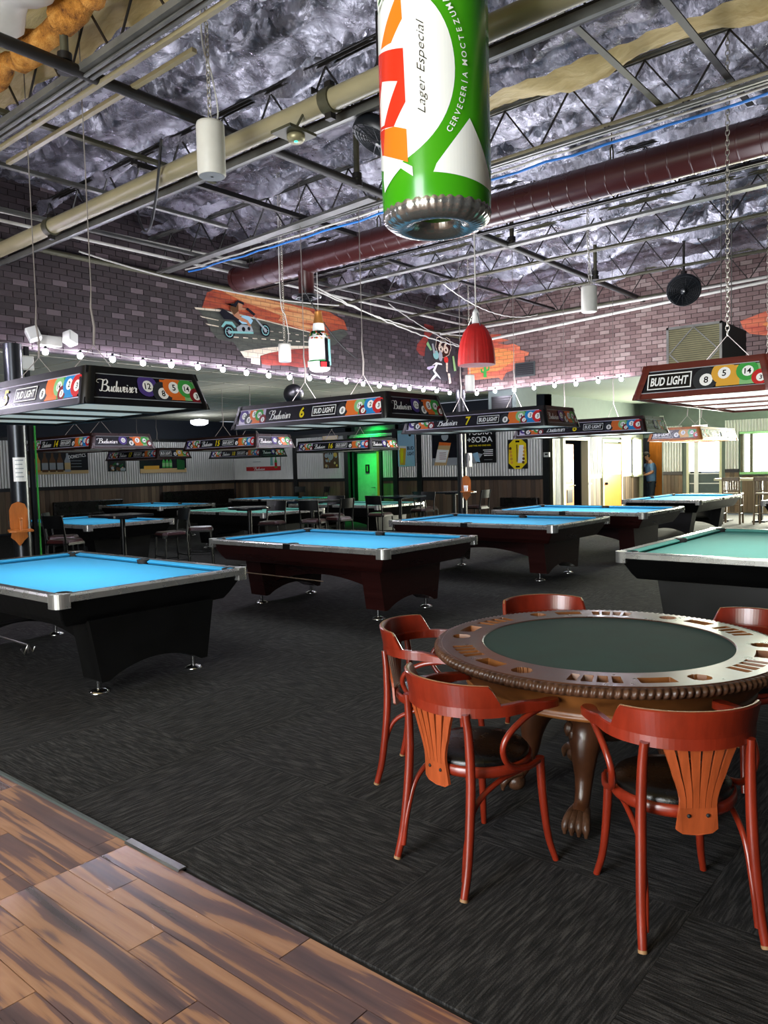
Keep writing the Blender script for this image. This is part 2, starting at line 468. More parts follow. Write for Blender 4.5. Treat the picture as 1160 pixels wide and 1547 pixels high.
class Print:
    def __init__(s, gap=.0008): s.L = []; s.gap = gap
    def poly(s, pts, mt): 
        tr = tessellate_polygon([[Vector((p[0], p[1], 0)) for p in pts]])
        s.L.append((list(pts), [tuple(t) for t in tr], mt)); return s
    def rect(s, x0, y0, x1, y1, mt): return s.poly([(x0, y0), (x1, y0), (x1, y1), (x0, y1)], mt)
    def circ(s, x, y, r, mt, ry=None, n=20, clip=None):
        ry = ry or r
        pts = [(x+r*math.cos(2*PI*k/n), y+ry*math.sin(2*PI*k/n)) for k in range(n)]
        if clip: pts = [(min(max(a, clip[0]), clip[2]), min(max(b, clip[1]), clip[3])) for a, b in pts]
        return s.poly(pts, mt)
    def text(s, t, x, y, h, mt, shear=0, bold=0, width=None, align='c', rot=0, spacing=1.0):
        """centre (or left) at x,y; cap height h; optional forced width"""
        V, F, x0, x1, y0, y1 = text_tris(t, shear, bold, spacing)
        sy = h/max(y1-y0, 1e-6); sx = (width/(x1-x0)) if width else sy
        ox = (x0+x1)/2 if align == 'c' else x0
        co, si = math.cos(rot), math.sin(rot)
        pts = []
        for a, b in V:
            p, q = (a-ox)*sx, (b-(y0+y1)/2)*sy
            pts.append((x+p*co-q*si, y+p*si+q*co))
        s.L.append((pts, F, mt)); return s
    def script(s, strokes, x, y, h, width, mt, slant=.28, thick=.2):
        """brush lettering: each stroke a ribbon, thicker on the way down; strokes in units of the x-height, left edge at x"""
        allp = [p for st in strokes for p in st]
        x0 = min(p[0]+slant*p[1] for p in allp); x1 = max(p[0]+slant*p[1] for p in allp); y1 = max(p[1] for p in allp)
        kx, ky = width/(x1-x0), h/y1
        for st in strokes:
            P = [Vector((p.x+slant*p.y, p.y)) for p in bez([(a, b, 0) for a, b in st], 5)]
            n = len(P); L_, R_ = [], []
            for i in range(n):
                d = P[min(i+1, n-1)]-P[max(i-1, 0)]
                d = d.normalized() if d.length > 1e-6 else Vector((1, 0))
                w_ = thick*(.35+.65*max(0, -d.y))*.5*(1 if 0 < i < n-1 else .4)
                L_.append((P[i].x-d.y*w_, P[i].y+d.x*w_)); R_.append((P[i].x+d.y*w_, P[i].y-d.x*w_))
            pts = [(x+(a-x0)*kx, y-h/2+b*ky) for a, b in L_+R_]
            s.L.append((pts, [(i, i+1, n+i+1, n+i) for i in range(n-1)], mt))
        return s
    def arc_text(s, t, cx, cy, rx, ry, a0, a1, h, mt, bold=.0):
        """letters set one by one along an ellipse, tops outward"""
        n = len(t)
        for i, chx in enumerate(t):
            if chx == ' ': continue
            a = a0+(a1-a0)*i/(n-1)
            x, y = cx+rx*math.cos(a), cy+ry*math.sin(a)
            tx, ty = -rx*math.sin(a), ry*math.cos(a)
            s.text(chx, x, y, h if chx != 'Í' else h*1.25, mt, bold=bold, rot=math.atan2(ty, tx)+(0 if a1 > a0 else PI))
        return s
    def obj(s, name, fn, parent=None, du=None, loc=(0, 0, 0), rz=0):
        if callable(parent): fn, parent = parent, fn
        b = MB()
        for i, (pts, F, mt) in enumerate(s.L):
            d = s.gap*(i+1) if s.gap*len(s.L) < .012 else .012*(i+1)/len(s.L)
            if du:
                for f in F:
                    tri = [pts[k] for k in f]
                    for pl in clip_strips(tri, du):
                        b.add([fn(u, v_, d) for u, v_ in pl], [tuple(range(len(pl)))], mt, False)
            else:
                b.add([fn(u, v_, d) for u, v_ in pts], F, mt)
        return b.obj(name, parent, loc, rz)
def clip_strips(poly, du):
    us = [p[0] for p in poly]; k0, k1 = math.floor(min(us)/du), math.floor((max(us)-1e-9)/du)
    out = []
    def cut(pl, u, keep_right):
        r_ = []
        for i in range(len(pl)):
            a, b = pl[i], pl[(i+1) % len(pl)]
            ia = (a[0] >= u) if keep_right else (a[0] <= u); ib = (b[0] >= u) if keep_right else (b[0] <= u)
            if ia: r_.append(a)
            if ia != ib:
                t = (u-a[0])/(b[0]-a[0]); r_.append((u, a[1]+t*(b[1]-a[1])))
        return r_
    for k in range(k0, k1+1):
        pl = cut(poly, k*du, True)
        if len(pl) >= 3: pl = cut(pl, (k+1)*du, False)
        if len(pl) >= 3: out.append(pl)
    return out
def chain_pts(b, p0, p1, r=.0035, link_=.035, wd=.011, mt='chain'):
    p0, p1 = Vector(p0), Vector(p1); n = max(2, int((p1-p0).length/(link_*.78)))
    for k in range(n):
        c = p0.lerp(p1, (k+.5)/n); ax = Vector((1, 0, 0)) if k % 2 else Vector((0, 1, 0))
        pts = [c+ax*(wd*math.cos(2*PI*q/8))+Vector((0, 0, link_/2*math.sin(2*PI*q/8))) for q in range(8)]
        b.tube(pts, r, mt, 5, closed=True)

# ------------------------------------------------------------------ floor: laminate by the entrance, carpet tiles beyond
XE = 1.8                      # edge between laminate and carpet
floor = structure(MB().box((9.75, 9.35, -.06), (27.5, 24.7, .1), 'concrete_dark').obj('floor'), 'dark carpet tile floor of the pool hall')
TS = .92
tile_me = {}
for nm_ in ('carpet_x', 'carpet_y'):
    tile_me[nm_] = MB().box((0, 0, -.005), (TS-.0008, TS-.0008, .01), nm_, top=(.9995, .9995)).mesh('carpet_tile')
nx, ny = 0, 0
far = MB()
for i in range(24):
    for j in range(-4, 24):
        x, y = XE+TS*(i+.5), -.02+TS*(j+.5)
        nm_ = 'carpet_x' if (i+j) % 2 else 'carpet_y'
        if x > 23.4 or y > 21.6 or y < -2.9: continue
        near = i < 14 and -1 <= j < 13
        if near: link('carpet_tile', tile_me[nm_], floor, (x, y, 0))
        else: far.box((x, y, -.005), (TS-.003, TS-.003, .01), nm_)
o = far.obj('carpet_tiles', floor); o['kind'] = 'stuff'
b = MB(); b.box((-1.15, 9.35, -.012), (5.86, 24.6, .004), 'concrete_dark'); b.obj('underlay', floor)
# laminate planks run along the room (Y); butt joints staggered
pk = {}
PW = .145
row = 0
x = XE-.02
extra = MB()
while x > -3.9:
    off = (row*.83) % 1.22
    y = -3+off-1.22
    while y < 9:
        segs = [(max(y, -2.95), min(y+1.22, 9))]
        if x > 1.15:                       # a patch of duller, relaid planks beside the carpet
            segs = [q for a_, b_ in segs for q in ((a_, min(b_, 3.0)), (max(a_, 3.0), min(b_, 4.05)), (max(a_, 4.05), b_)) if q[1]-q[0] > .03]
        for y0, y1 in segs:
            L_ = round(y1-y0, 3)
            if L_ < .03: continue
            dull = x > 1.15 and 2.99 < y0 < 4.04
            m_ = 'laminate_matte' if dull else 'laminate'
            if (L_, dull) not in pk: pk[(L_, dull)] = MB().box((0, 0, -.005), (PW-.0015, L_-.0015, .01), m_, top=(.985, .998)).mesh('plank')
            if x > -1.3 and y1 > -.3 and y0 < 6.5: link('plank', pk[(L_, dull)], floor, (x-PW/2, (y0+y1)/2, 0))
            else: extra.box((x-PW/2, (y0+y1)/2, -.005), (PW-.0015, L_-.0015, .01), m_)
        y += 1.22
    x -= PW; row += 1
o = extra.obj('far_planks', floor); o['kind'] = 'stuff'
t = structure(MB().prism([(-.022, 0), (.022, 0), (.016, .009), (-.016, .009)], 2.62, 3.02, 'satin_steel', lambda u, w_, d: (XE-.02+u, d, w_)).obj('trim_1'), 'short grey metal transition strip at the carpet edge')
t = structure(MB().prism([(-.014, 0), (.014, 0), (.008, .007), (-.008, .007)], 3.03, 9.5, 'cabinet_grey', lambda u, w_, d: (XE-.015+u, d, w_)).obj('trim_2'), 'dark rubber edge strip between laminate and carpet')

# ------------------------------------------------------------------ walls
ZF = 3.2      # underside of the brick bands
ZA = 3.34     # alcove ceiling
YL, XRB = 9.6, 14.2
def slab(name, x0, x1, y0, y1, z0, z1, mt, label=None):
    return structure(MB().box(((x0+x1)/2, (y0+y1)/2, (z0+z1)/2), (x1-x0, y1-y0, z1-z0), mt).obj(name), label)
wall_l = slab('wall_left', -4, XRB+.15, YL, YL+.15, ZF, 5.3, 'mortar', 'dark brick band wall above the left alcove with painted murals')
wall_r = slab('wall_right', XRB, XRB+.15, -3, YL, ZF, 5.3, 'mortar', 'brick band wall above the right alcove, lit by string lights')
BW, BH = .2032, .0765
def lay(wall, mt, axis, a0, a1, limit, keyfn):
    me = {}
    for ln in (BW, BW/2):
        d = (ln-.010, .024, BH-.010) if axis == 'x' else (.024, ln-.010, BH-.010)
        me[ln] = MB().box((0, 0, 0), d, mt).mesh('brick')
    spots = []
    for r_ in range(27):
        z = ZF+BH*(r_+.5)
        if z > 5.28: break
        n = int((a1-a0)/BW)
        for k in range(n+1):
            a = a0+BW*(k+.5*(r_ % 2))+BW/2
            spots.append((a, z+random.uniform(-.0006, .0006)))
    spots.sort(key=keyfn)
    rest = MB(); rest.rnd = []
    for i, (a, z) in enumerate(spots):
        p = random.uniform(0, .003)
        loc = (a, YL-.004-p, z) if axis == 'x' else (XRB-.004-p, a, z)
        if i < limit: link('brick', me[BW], wall, loc)
        else:
            d = (BW-.010, .024, BH-.010) if axis == 'x' else (.024, BW-.010, BH-.010)
            rest.box(loc, d, mt); rest.rnd += [random.random()]*6
    o = rest.obj('bricks', wall); o['kind'] = 'stuff'
lay(wall_l, 'brick_dark', 'x', 1.6, 14.1, 300, lambda s: (max(0, 4.2-s[0])*9+math.hypot(s[0], YL)+(9 if s[1] > 4.5 else 0)))
lay(wall_r, 'brick_lit', 'y', .4, 9.5, 300, lambda s: ((20 if s[1] > 4.55 else 0)+math.hypot(s[1], XRB)*0+(0 if 3.2 < s[0] < 9.6 else 9)+s[0]*.1))
# painted murals on the brick
def wx(u, v, d): return (u, YL-.019-d*2, v)
def wy(u, v, d): return (XRB-.019-d*2, u, v)
p = Print()
p.poly([(7.26, 4.06), (7.37, 4.32), (7.61, 4.44), (7.96, 4.47), (8.9, 4.46), (9.9, 4.42), (10.41, 4.29), (10.49, 4.13), (9.93, 3.95), (9.53, 3.98), (8.62, 4.03), (8.33, 4.06), (7.62, 4.12)], 'mural_sky')
p.poly([(7.61, 4.40), (8.2, 4.41), (9.54, 4.35), (9.94, 4.16), (9.4, 4.12), (9.02, 4.14), (8.6, 4.22), (8.14, 4.27)], 'mural_sky_light')
p.poly([(8.9, 4.2), (9.6, 4.1), (9.9, 4.1), (9.4, 4.0), (8.8, 4.08)], 'mural_sky_light')
p.poly([(8.39, 3.46), (8.57, 3.53), (9.06, 3.64), (9.7, 3.72), (9.72, 3.5), (9.55, 3.38), (9.24, 3.35), (8.99, 3.36), (8.56, 3.33), (8.41, 3.34)], 'mural_red')
p.poly([(7.15, 4.06), (7.62, 4.08), (8.62, 4.03), (9.53, 3.97), (10.0, 3.98), (10.4, 4.13), (10.51, 4.06), (10.14, 3.82), (9.65, 3.75), (9.09, 3.69), (8.51, 3.61), (7.97, 3.49), (7.84, 3.63), (7.54, 3.64), (7.42, 3.75), (7.35, 3.91)], 'mural_road')
p.poly([(7.13, 4.07), (7.62, 4.10), (8.62, 4.05), (9.53, 3.985), (9.53, 3.97), (8.62, 4.03), (7.62, 4.07), (7.15, 4.04)], 'mural_cream')
p.poly([(7.97, 3.5), (8.51, 3.61), (9.09, 3.7), (9.6, 3.75), (9.55, 3.71), (9.0, 3.63), (8.57, 3.53), (8.21, 3.41), (8.05, 3.41)], 'mural_cream')
p.poly([(8.19, 3.42), (8.38, 3.47), (8.37, 3.32), (8.18, 3.33)], 'mural_cream')
for k in range(11):
    x_ = 7.85+k*.19; z_ = 3.70+.11*(k/10)
    p.poly([(x_, z_), (x_+.1, z_+.006), (x_+.1, z_+.022), (x_, z_+.016)], 'mural_cream')
    if k > 2: p.poly([(x_, z_+.17-.008*k), (x_+.07, z_+.172-.008*k), (x_+.07, z_+.184-.008*k), (x_, z_+.182-.008*k)], 'mural_cream')
p.poly([(9.95, 4.02), (10.3, 4.12), (10.46, 4.12), (10.1, 3.96)], 'mural_road')
# motorcycle and rider
for cx_, cz_ in ((7.76, 3.775), (8.5, 3.885)):
    p.circ(cx_, cz_, .105, 'p_navy'); p.circ(cx_, cz_, .08, 'p_cyan'); p.circ(cx_, cz_, .066, 'p_navy'); p.circ(cx_, cz_, .03, 'p_grey')
    for k in range(4):
        a = k*PI/4; dx, dz = .07*math.cos(a), .07*math.sin(a)
        p.poly([(cx_-dx, cz_-dz), (cx_+dx, cz_+dz), (cx_+dx+.004, cz_+dz+.006), (cx_-dx+.004, cz_-dz+.006)], 'p_grey')
p.poly([(7.6, 3.84), (7.68, 3.93), (7.82, 3.94), (7.9, 3.86), (7.86, 3.85), (7.8, 3.89), (7.7, 3.89), (7.64, 3.83)], 'p_cyan')
p.poly([(7.58, 4.05), (7.66, 3.96), (7.86, 3.97), (7.96, 3.9), (8.02, 3.98), (7.8, 4.06), (7.64, 4.12)], 'p_navy')
p.poly([(7.95, 3.97), (8.02, 4.06), (8.16, 4.07), (8.24, 4.01), (8.2, 3.95), (8.02, 3.93)], 'p_ltblue')
p.poly([(8.24, 4.08), (8.27, 4.08), (8.53, 3.89), (8.49, 3.87)], 'p_grey'); p.poly([(8.1, 4.17), (8.26, 4.09), (8.3, 4.12), (8.14, 4.2)], 'p_navy')
p.poly([(7.9, 3.86), (8.0, 3.92), (8.2, 3.92), (8.24, 3.84), (8.08, 3.79), (7.92, 3.8)], 'p_grey'); p.poly([(7.75, 3.79), (8.24, 3.83), (8.24, 3.8), (7.76, 3.755)], 'p_cyan')
p.circ(8.04, 3.85, .035, 'p_navy'); p.circ(8.15, 3.87, .03, 'p_navy')
p.poly([(7.79, 4.12), (7.86, 4.03), (8.0, 3.97), (8.1, 3.96), (8.16, 3.9), (8.2, 3.92), (8.13, 4.0), (7.98, 4.04), (7.94, 4.14), (8.08, 4.15), (8.1, 4.18), (7.92, 4.2), (7.84, 4.2)], 'p_skin')
p.poly([(7.78, 4.14), (7.83, 4.23), (7.95, 4.22), (7.95, 4.12), (7.86, 4.05)], 'p_brown')
p.circ(7.99, 4.225, .045, 'p_skin'); p.poly([(7.7, 4.2), (7.86, 4.22), (7.94, 4.29), (8.06, 4.27), (8.07, 4.23), (7.95, 4.25), (7.9, 4.17), (7.78, 4.21)], 'p_navy')
p.poly([(7.2, 3.95), (7.55, 3.93), (7.55, 3.92), (7.25, 3.93)], 'mural_cream'); p.poly([(7.3, 3.85), (7.55, 3.84), (7.55, 3.825), (7.35, 3.83)], 'mural_cream')
p.obj('mural', wall_l, wx)
p = Print()
p.poly([(12.83, 4.53), (13.14, 4.52), (13.18, 4.41), (12.94, 4.24), (12.92, 3.87), (12.69, 3.87), (12.54, 3.97), (12.58, 4.09), (12.82, 4.28)], 'mural_red')
p.poly([(12.85, 4.05), (13.0, 4.25), (13.25, 4.3), (13.84, 4.25), (14.04, 3.92), (13.94, 3.57), (13.55, 3.4), (13.1, 3.46), (12.8, 3.79)], 'mural_dark')
sh = [(13.27, 4.27), (13.36, 4.30), (13.48, 4.27), (13.6, 4.31), (13.7, 4.28), (13.74, 4.13), (13.66, 3.99), (13.48, 3.92), (13.31, 3.98), (13.23, 4.1)]
p.poly([(13.48+(a-13.48)*1.14, 4.12+(b-4.12)*1.16) for a, b in sh], 'mural_cream'); p.poly([(13.48+(a-13.48)*1.06, 4.12+(b-4.12)*1.08) for a, b in sh], 'p_navy')
p.text('66', 13.48, 4.12, .25, 'mural_cream', bold=.03, width=.36)
p.text('ROUTE', 13.48, 4.26, .03, 'mural_cream', width=.2)
lt = [(13.2, 3.75), (13.26, 3.74), (13.16, 3.6), (13.3, 3.5), (13.36, 3.44), (13.22, 3.5), (13.1, 3.42), (12.96, 3.36), (13.06, 3.46), (13.16, 3.53), (13.08, 3.6)]
p.poly(lt, 'print_white')
p.poly([(13.05, 3.7), (13.2, 3.78), (13.4, 3.77), (13.42, 3.74), (13.22, 3.74)], 'print_white'); p.poly([(12.9, 3.66), (13.1, 3.7), (13.15, 3.68), (12.95, 3.6), (12.86, 3.62)], 'p_lilac')
p.circ(13.2, 3.93, .1, 'p_cyan', .09); p.circ(13.36, 3.92, .07, 'p_grey', .11); p.circ(13.56, 3.86, .08, 'p_red', .07); p.poly([(13.55, 3.8), (13.62, 3.8), (13.6, 3.6), (13.55, 3.62)], 'mural_cream')
p.poly([(12.86, 4.12), (12.92, 4.18), (13.06, 4.02), (13.0, 4.0)], 'p_ltgreen'); p.poly([(13.05, 4.14), (13.1, 4.16), (13.18, 3.96), (13.1, 3.95)], 'p_grey')
p.poly([(13.78, 3.95), (13.84, 3.97), (13.92, 3.66), (13.84, 3.64)], 'p_ltgreen'); p.poly([(13.6, 3.58), (13.68, 3.58), (13.72, 3.38), (13.64, 3.36)], 'mural_cream')
p.obj('route_mural', wall_l, wx)
p = Print()
p.poly([(9.42, 4.42), (8.59, 4.35), (8.56, 4.25), (8.37, 4.19), (8.68, 4.17), (8.43, 4.1), (8.29, 4.11), (8.13, 4.03), (8.13, 3.96), (7.92, 3.89), (7.95, 3.83), (8.03, 3.82), (8.03, 3.68), (8.22, 3.69), (8.25, 3.58), (8.47, 3.53), (8.58, 3.38), (8.66, 3.45), (9.21, 3.45), (9.44, 3.48)], 'mural_pink')
p.poly([(9.4, 4.2), (8.8, 4.1), (8.4, 4.0), (8.25, 3.92), (8.3, 3.75), (8.5, 3.65), (8.7, 3.58), (9.4, 3.6)], 'mural_sun')
for q in ([(9.03, 3.48), (8.95, 3.48), (8.96, 3.76), (9.02, 3.76)], [(8.97, 3.6), (8.88, 3.62), (8.87, 3.7), (8.91, 3.7), (8.91, 3.65), (8.97, 3.64)], [(9.02, 3.57), (9.1, 3.6), (9.1, 3.67), (9.06, 3.67), (9.06, 3.62), (9.02, 3.61)]): p.poly(q, 'p_green')
p.obj('sunset_mural', wall_r, wy)
p = Print()
p.poly([(3.85, 3.95), (3.66, 4.0), (3.3, 4.1), (2.9, 4.1), (2.2, 3.95), (2.1, 3.7), (2.6, 3.6), (3.3, 3.62), (3.7, 3.72), (3.8, 3.82)], 'mural_pink'); p.poly([(3.5, 3.85), (3.0, 4.0), (2.5, 3.85), (2.8, 3.7), (3.3, 3.7)], 'mural_sun')
p.obj('small_sunset_mural', wall_r, wy)

# alcove walls --------------------------------------------------------------------------------------
XS, YB, YO, XEND = 17.6, 21.7, 9.3, 23.5
wall_b = slab('wall_back', -4, XS+.15, YB, YB+.15, 0, ZA, 'dark_band', 'far back wall of corrugated metal above barn board wainscot')
wall_s = empty_struct('wall_side', 'side wall of corrugated metal with barn board wainscot and posters')
def piece(par, name, x0, x1, y0, y1, z0, z1, mt): return MB().box(((x0+x1)/2, (y0+y1)/2, (z0+z1)/2), (abs(x1-x0), abs(y1-y0), abs(z1-z0)), mt).obj(name, par)
G0, G1 = 14.29, 16.17      # green-lit restroom recess
piece(wall_s, 'wall_slab', XS, XS+.15, G1, YB, 0, ZA, 'dark_band'); piece(wall_s, 'wall_slab', XS, XS+.15, YO, G0, 0, ZA, 'dark_band')
piece(wall_s, 'recess_side', XS, XS+.3, G1, G1+.12, 0, ZA, 'dark_band'); piece(wall_s, 'recess_side', XS, XS+.3, G0-.12, G0, 0, ZA, 'dark_band'); piece(wall_s, 'recess_back', XS+.3, XS+.42, G0-.12, G1+.12, 0, ZA, 'grey_green_wall')
wall_o = empty_struct('wall_office', 'office wall with an open wooden door, a closed door and a window')
D1a, D1b, D2a, D2b, Wa, Wb = 18.25, 19.6, 20.67, 21.9, 22.74, 23.4
piece(wall_o, 'wall_slab', XS, D1a, YO, YO+.12, 0, ZA, 'grey_green_wall'); piece(wall_o, 'wall_slab', D1b, XEND, YO, YO+.12, 0, ZA, 'grey_green_wall'); piece(wall_o, 'door_header', D1a, D1b, YO, YO+.12, 2.19, ZA, 'grey_green_wall')
wall_e = empty_struct('wall_end', 'far end wall with the glazed exit door and window')
E1a, E1b, E2a, E2b = 6.88, 7.88, 3.6, 6.32
piece(wall_e, 'wall_slab', XEND, XEND+.15, E1b, 8.62, 0, ZA, 'grey_green_wall'); piece(wall_e, 'wall_slab', XEND, XEND+.15, E2b, E1a, 0, ZA, 'grey_green_wall'); piece(wall_e, 'wall_slab', XEND, XEND+.15, -3, E2a, 0, ZA, 'grey_green_wall')
piece(wall_e, 'door_header', XEND, XEND+.15, E1a, E1b, 2.25, ZA, 'grey_green_wall'); piece(wall_e, 'window_header', XEND, XEND+.15, E2a, E2b, 2.3, ZA, 'grey_green_wall'); piece(wall_e, 'window_apron', XEND, XEND+.15, E2a, E2b, 0, 1.2, 'grey_green_wall')
piece(wall_e, 'passage_header', XEND, XEND+.15, 8.62, YO, 2.3, ZA, 'grey_green_wall'); piece(wall_e, 'passage_back', XEND+1.6, XEND+1.7, 8.0, 9.9, 0, ZA, 'dark_band'); piece(wall_e, 'passage_side', XEND, XEND+1.7, 9.75, 9.85, 0, ZA, 'dark_band'); piece(wall_e, 'passage_door', XEND+1.54, XEND+1.6, 8.95, 9.6, 0, 2.3, 'door_wood'); piece(wall_e, 'passage_jamb', XEND+1.5, XEND+1.6, 8.83, 8.95, 0, 2.3, 'pale_frame'); piece(wall_e, 'passage_side', XEND+.15, XEND+1.7, 8.5, 8.62, 0, ZA, 'dark_band')
wall_n = slab('wall_near', -4, XEND+.15, -3.15, -3, 0, 5.3, 'dark_band')
wall_x = slab('wall_entrance', -4.15, -4, -3.15, YB+.15, 0, 5.3, 'dark_band')
# cladding: corrugated sheets, board wainscot, black rails
def corrugate(par, axis, a0, a1, pos, z0, z1, sgn):
    n = max(2, int((a1-a0)/.082*10)); rows = []
    for z in (z0, z1):
        rows.append([((a0+(a1-a0)*k/n, pos+sgn*(.03+.028*math.sin(2*PI*(a1-a0)*k/n/.082)), z) if axis == 'x' else (pos+sgn*(.03+.028*math.sin(2*PI*(a1-a0)*k/n/.082)), a0+(a1-a0)*k/n, z)) for k in range(n+1)])
    return MB().sheet(rows, 'corrugated').obj('corrugated_sheet', par)
board_me = {}
def boards(par, axis, a0, a1, pos, z0, z1, sgn, wd=.14):
    n = max(1, round((a1-a0)/wd)); d = (a1-a0)/n
    k_ = (axis, round(d, 3), z1-z0)
    if k_ not in board_me: board_me[k_] = MB().box((0, 0, 0), ((d-.006, .02, z1-z0) if axis == 'x' else (.02, d-.006, z1-z0)), 'barn_wood').mesh('plank')
    for k in range(n):
        a = a0+d*(k+.5); q = pos+sgn*(.012+random.uniform(0, .006))
        link('plank', board_me[k_], par, ((a, q, (z0+z1)/2) if axis == 'x' else (q, a, (z0+z1)/2)))
def rail(par, axis, a0, a1, pos, z0, z1, sgn, mt='black_trim', th=.05):
    c = ((a0+a1)/2, pos+sgn*th/2, (z0+z1)/2) if axis == 'x' else (pos+sgn*th/2, (a0+a1)/2, (z0+z1)/2)
    MB().box(c, ((a1-a0), th, z1-z0) if axis == 'x' else (th, a1-a0, z1-z0), mt).obj('rail', par)
def clad(par, axis, a0, a1, pos, sgn, ztop=2.62, w=1.2, wd=.14, railmat='black_trim'):
    boards(par, axis, a0, a1, pos, .05, w, sgn, wd); rail(par, axis, a0, a1, pos, w, w+.1, sgn, railmat); corrugate(par, axis, a0, a1, pos, w+.1, ztop, sgn)
clad(wall_b, 'x', 5.6, XS-.05, YB, -1)
corrugate(wall_b, 'x', -3.9, 5.6, YB, 1.3, 2.62, -1)
clad(wall_s, 'y', 18.6, YB-.05, XS, -1); clad(wall_s, 'y', G1+.1, 18.42, XS, -1); clad(wall_s, 'y', 13.46, G0-.1, XS, -1); clad(wall_s, 'y', YO+.12, 13.3, XS, -1)
for y_ in (18.51, 13.38): piece(wall_s, 'post', XS-.08, XS, y_-.09, y_+.09, 0, 2.62, 'black_trim')
for y_ in (G0-.03, G1+.03, YO+.06): piece(wall_s, 'post', XS-.1, XS, y_-.08, y_+.08, 0, 2.62, 'black_trim')
boards(wall_s, 'y', G0+.02, 15.03, XS+.3, .05, 1.2, -1); rail(wall_s, 'y', G0+.02, 15.03, XS+.3, 1.2, 1.3, -1); corrugate(wall_s, 'y', G0+.02, 15.03, XS+.3, 1.3, 2.5, -1)
b = MB()      # small corrugated awning over the restroom recess
rows = []
for k in range(3): rows.append([(XS+.28-.16*k, G0+(G1-G0)*i/140, 2.72-.09*k+.012*math.sin(2*PI*(G1-G0)*i/140/.068)) for i in range(141)])
b.sheet(rows, 'corrugated'); b.obj('awning', wall_s)
d = structure(MB().box((XS+.27, 15.64, 1.02), (.045, .8, 2.04), 'door_green').obj('door_1', bevel=.004), 'restroom door in the green lit recess')
MB().box((XS+.24, 15.62, 1.58), (.012, .16, .26), 'black_plastic').obj('restroom_sign', d); MB().box((XS+.232, 15.62, 1.58), (.008, .05, .16), 'p_green').obj('sign_figure', d)
b = MB(); b.tube([(XS+.245, 15.33, 1.0), (XS+.19, 15.33, 1.0), (XS+.19, 15.44, 1.0)], .011, 'satin_steel'); b.obj('door_handle', d)
for y0_, y1_, m_ in ((15.05, 15.13, 'black_trim'), (15.13, 15.22, 'door_wood'), (16.06, 16.12, 'black_trim')): MB().box((XS+.25, (y0_+y1_)/2, 1.04), (.08, y1_-y0_, 2.1), m_).obj('door_jamb', d)
clad(wall_o, 'x', D1b+.14, D2a-.08, YO, -1, 2.62, 1.15, .16, 'pale_frame'); clad(wall_o, 'x', D2b+.08, Wa-.02, YO, -1, 2.62, 1.15, .16, 'pale_frame'); boards(wall_o, 'x', Wa, XEND-.1, YO, .05, 1.15, -1, .16); corrugate(wall_o, 'x', XS+.12, D1a-.12, YO, .05, 2.62, -1)
corrugate(wall_o, 'x', D1a-.12, D2b+.08, YO, 2.3, 2.62, -1); corrugate(wall_o, 'x', Wa-.02, XEND-.1, YO, 2.3, 2.62, -1)
piece(wall_o, 'post', XS-.02, XS+.1, YO-.1, YO, 0, 2.9, 'steel_olive'); piece(wall_o, 'post', XEND-.14, XEND-.02, YO-.1, YO, 0, 2.9, 'pale_frame')
clad(wall_e, 'y', E1b+.12, 8.58, XEND, -1, 2.62, 1.15, .12); clad(wall_e, 'y', E2b+.08, E1a-.1, XEND, -1); boards(wall_e, 'y', E2a, E2b, XEND, .05, 1.1, -1); corrugate(wall_e, 'y', 1.0, E1a-.1, XEND, 2.36, 2.7, -1); clad(wall_e, 'y', 0.6, E2a-.06, XEND, -1)
w3 = structure(MB().box((-3.97, 2.2, 1.75), (.02, 7.0, 2.3), 'glass_or_glare').obj('window_added'), 'unseen entrance glazing added behind the camera')  # unseen; added as a source for the daylight lamp
for k in range(6): MB().box((-3.94, -1.3+1.4*k, 1.75), (.1, .08, 2.4), 'steel_dark').obj('window_frame', w3)
for z_ in (.58, 2.92): MB().box((-3.94, 2.2, z_), (.1, 7.2, .08), 'steel_dark').obj('window_frame', w3)
# doors and windows ---------------------------------------------------------------------------------
d1 = empty_struct('door_2', 'open wooden door with a picture on it at the left of the office wall')
for x_ in (D1a-.05, D1b+.05): MB().box((x_, YO-.01, 1.1), (.12, .2, 2.2), 'pale_frame').obj('door_jamb', d1)
MB().box(((D1a+D1b)/2, YO-.01, 2.24), (D1b-D1a+.22, .2, .1), 'pale_frame').obj('door_head', d1)
leaf = MB().box((.34, .0, 1.05), (.68, .045, 2.08), 'door_wood').obj('door_leaf', d1, (D1a+.02, YO-.02, 0), R(4), bevel=.004)
MB().box((.38, -.03, .72), (.34, .015, .34), 'black_plastic').obj('vent_grille', leaf)
b = MB(); b.tube([(.62, -.03, 1.0), (.62, -.09, 1.0), (.52, -.09, 1.0)], .012, 'satin_steel'); b.obj('door_handle', leaf)
b = MB(); b.tube([(D1b-.02, YO-.12, 1.02), (D1b-.02, YO-.2, 1.02), (D1b-.2, YO-.2, 1.02)], .016, 'white_plastic'); b.obj('latch_lever', d1)
pr = Print(); pr.rect(-.25, -.45, .25, .5, 'p_orange')
for k in range(26): pr.circ(random.uniform(-.2, .2), random.uniform(-.4, .46), random.uniform(.02, .075), random.choice(['p_navy', 'p_navy', 'p_yellow', 'p_ltgreen', 'print_white', 'p_navy']), clip=(-.25, -.45, .25, .5), n=9)
pr.obj('door_picture', leaf, lambda u, v, d: (.36+u, -.026-d, 1.5+v))
st = empty_struct('wall_storeroom', 'dark storeroom behind the open wooden door')
piece(st, 'wall_slab', 17.8, 20.4, 11.4, 11.5, 0, ZA, 'dark_band'); piece(st, 'wall_slab', 17.75, 17.8, 9.42, 11.5, 0, ZA, 'dark_band'); piece(st, 'wall_slab', 20.4, 20.5, 9.42, 11.5, 0, ZA, 'dark_band')
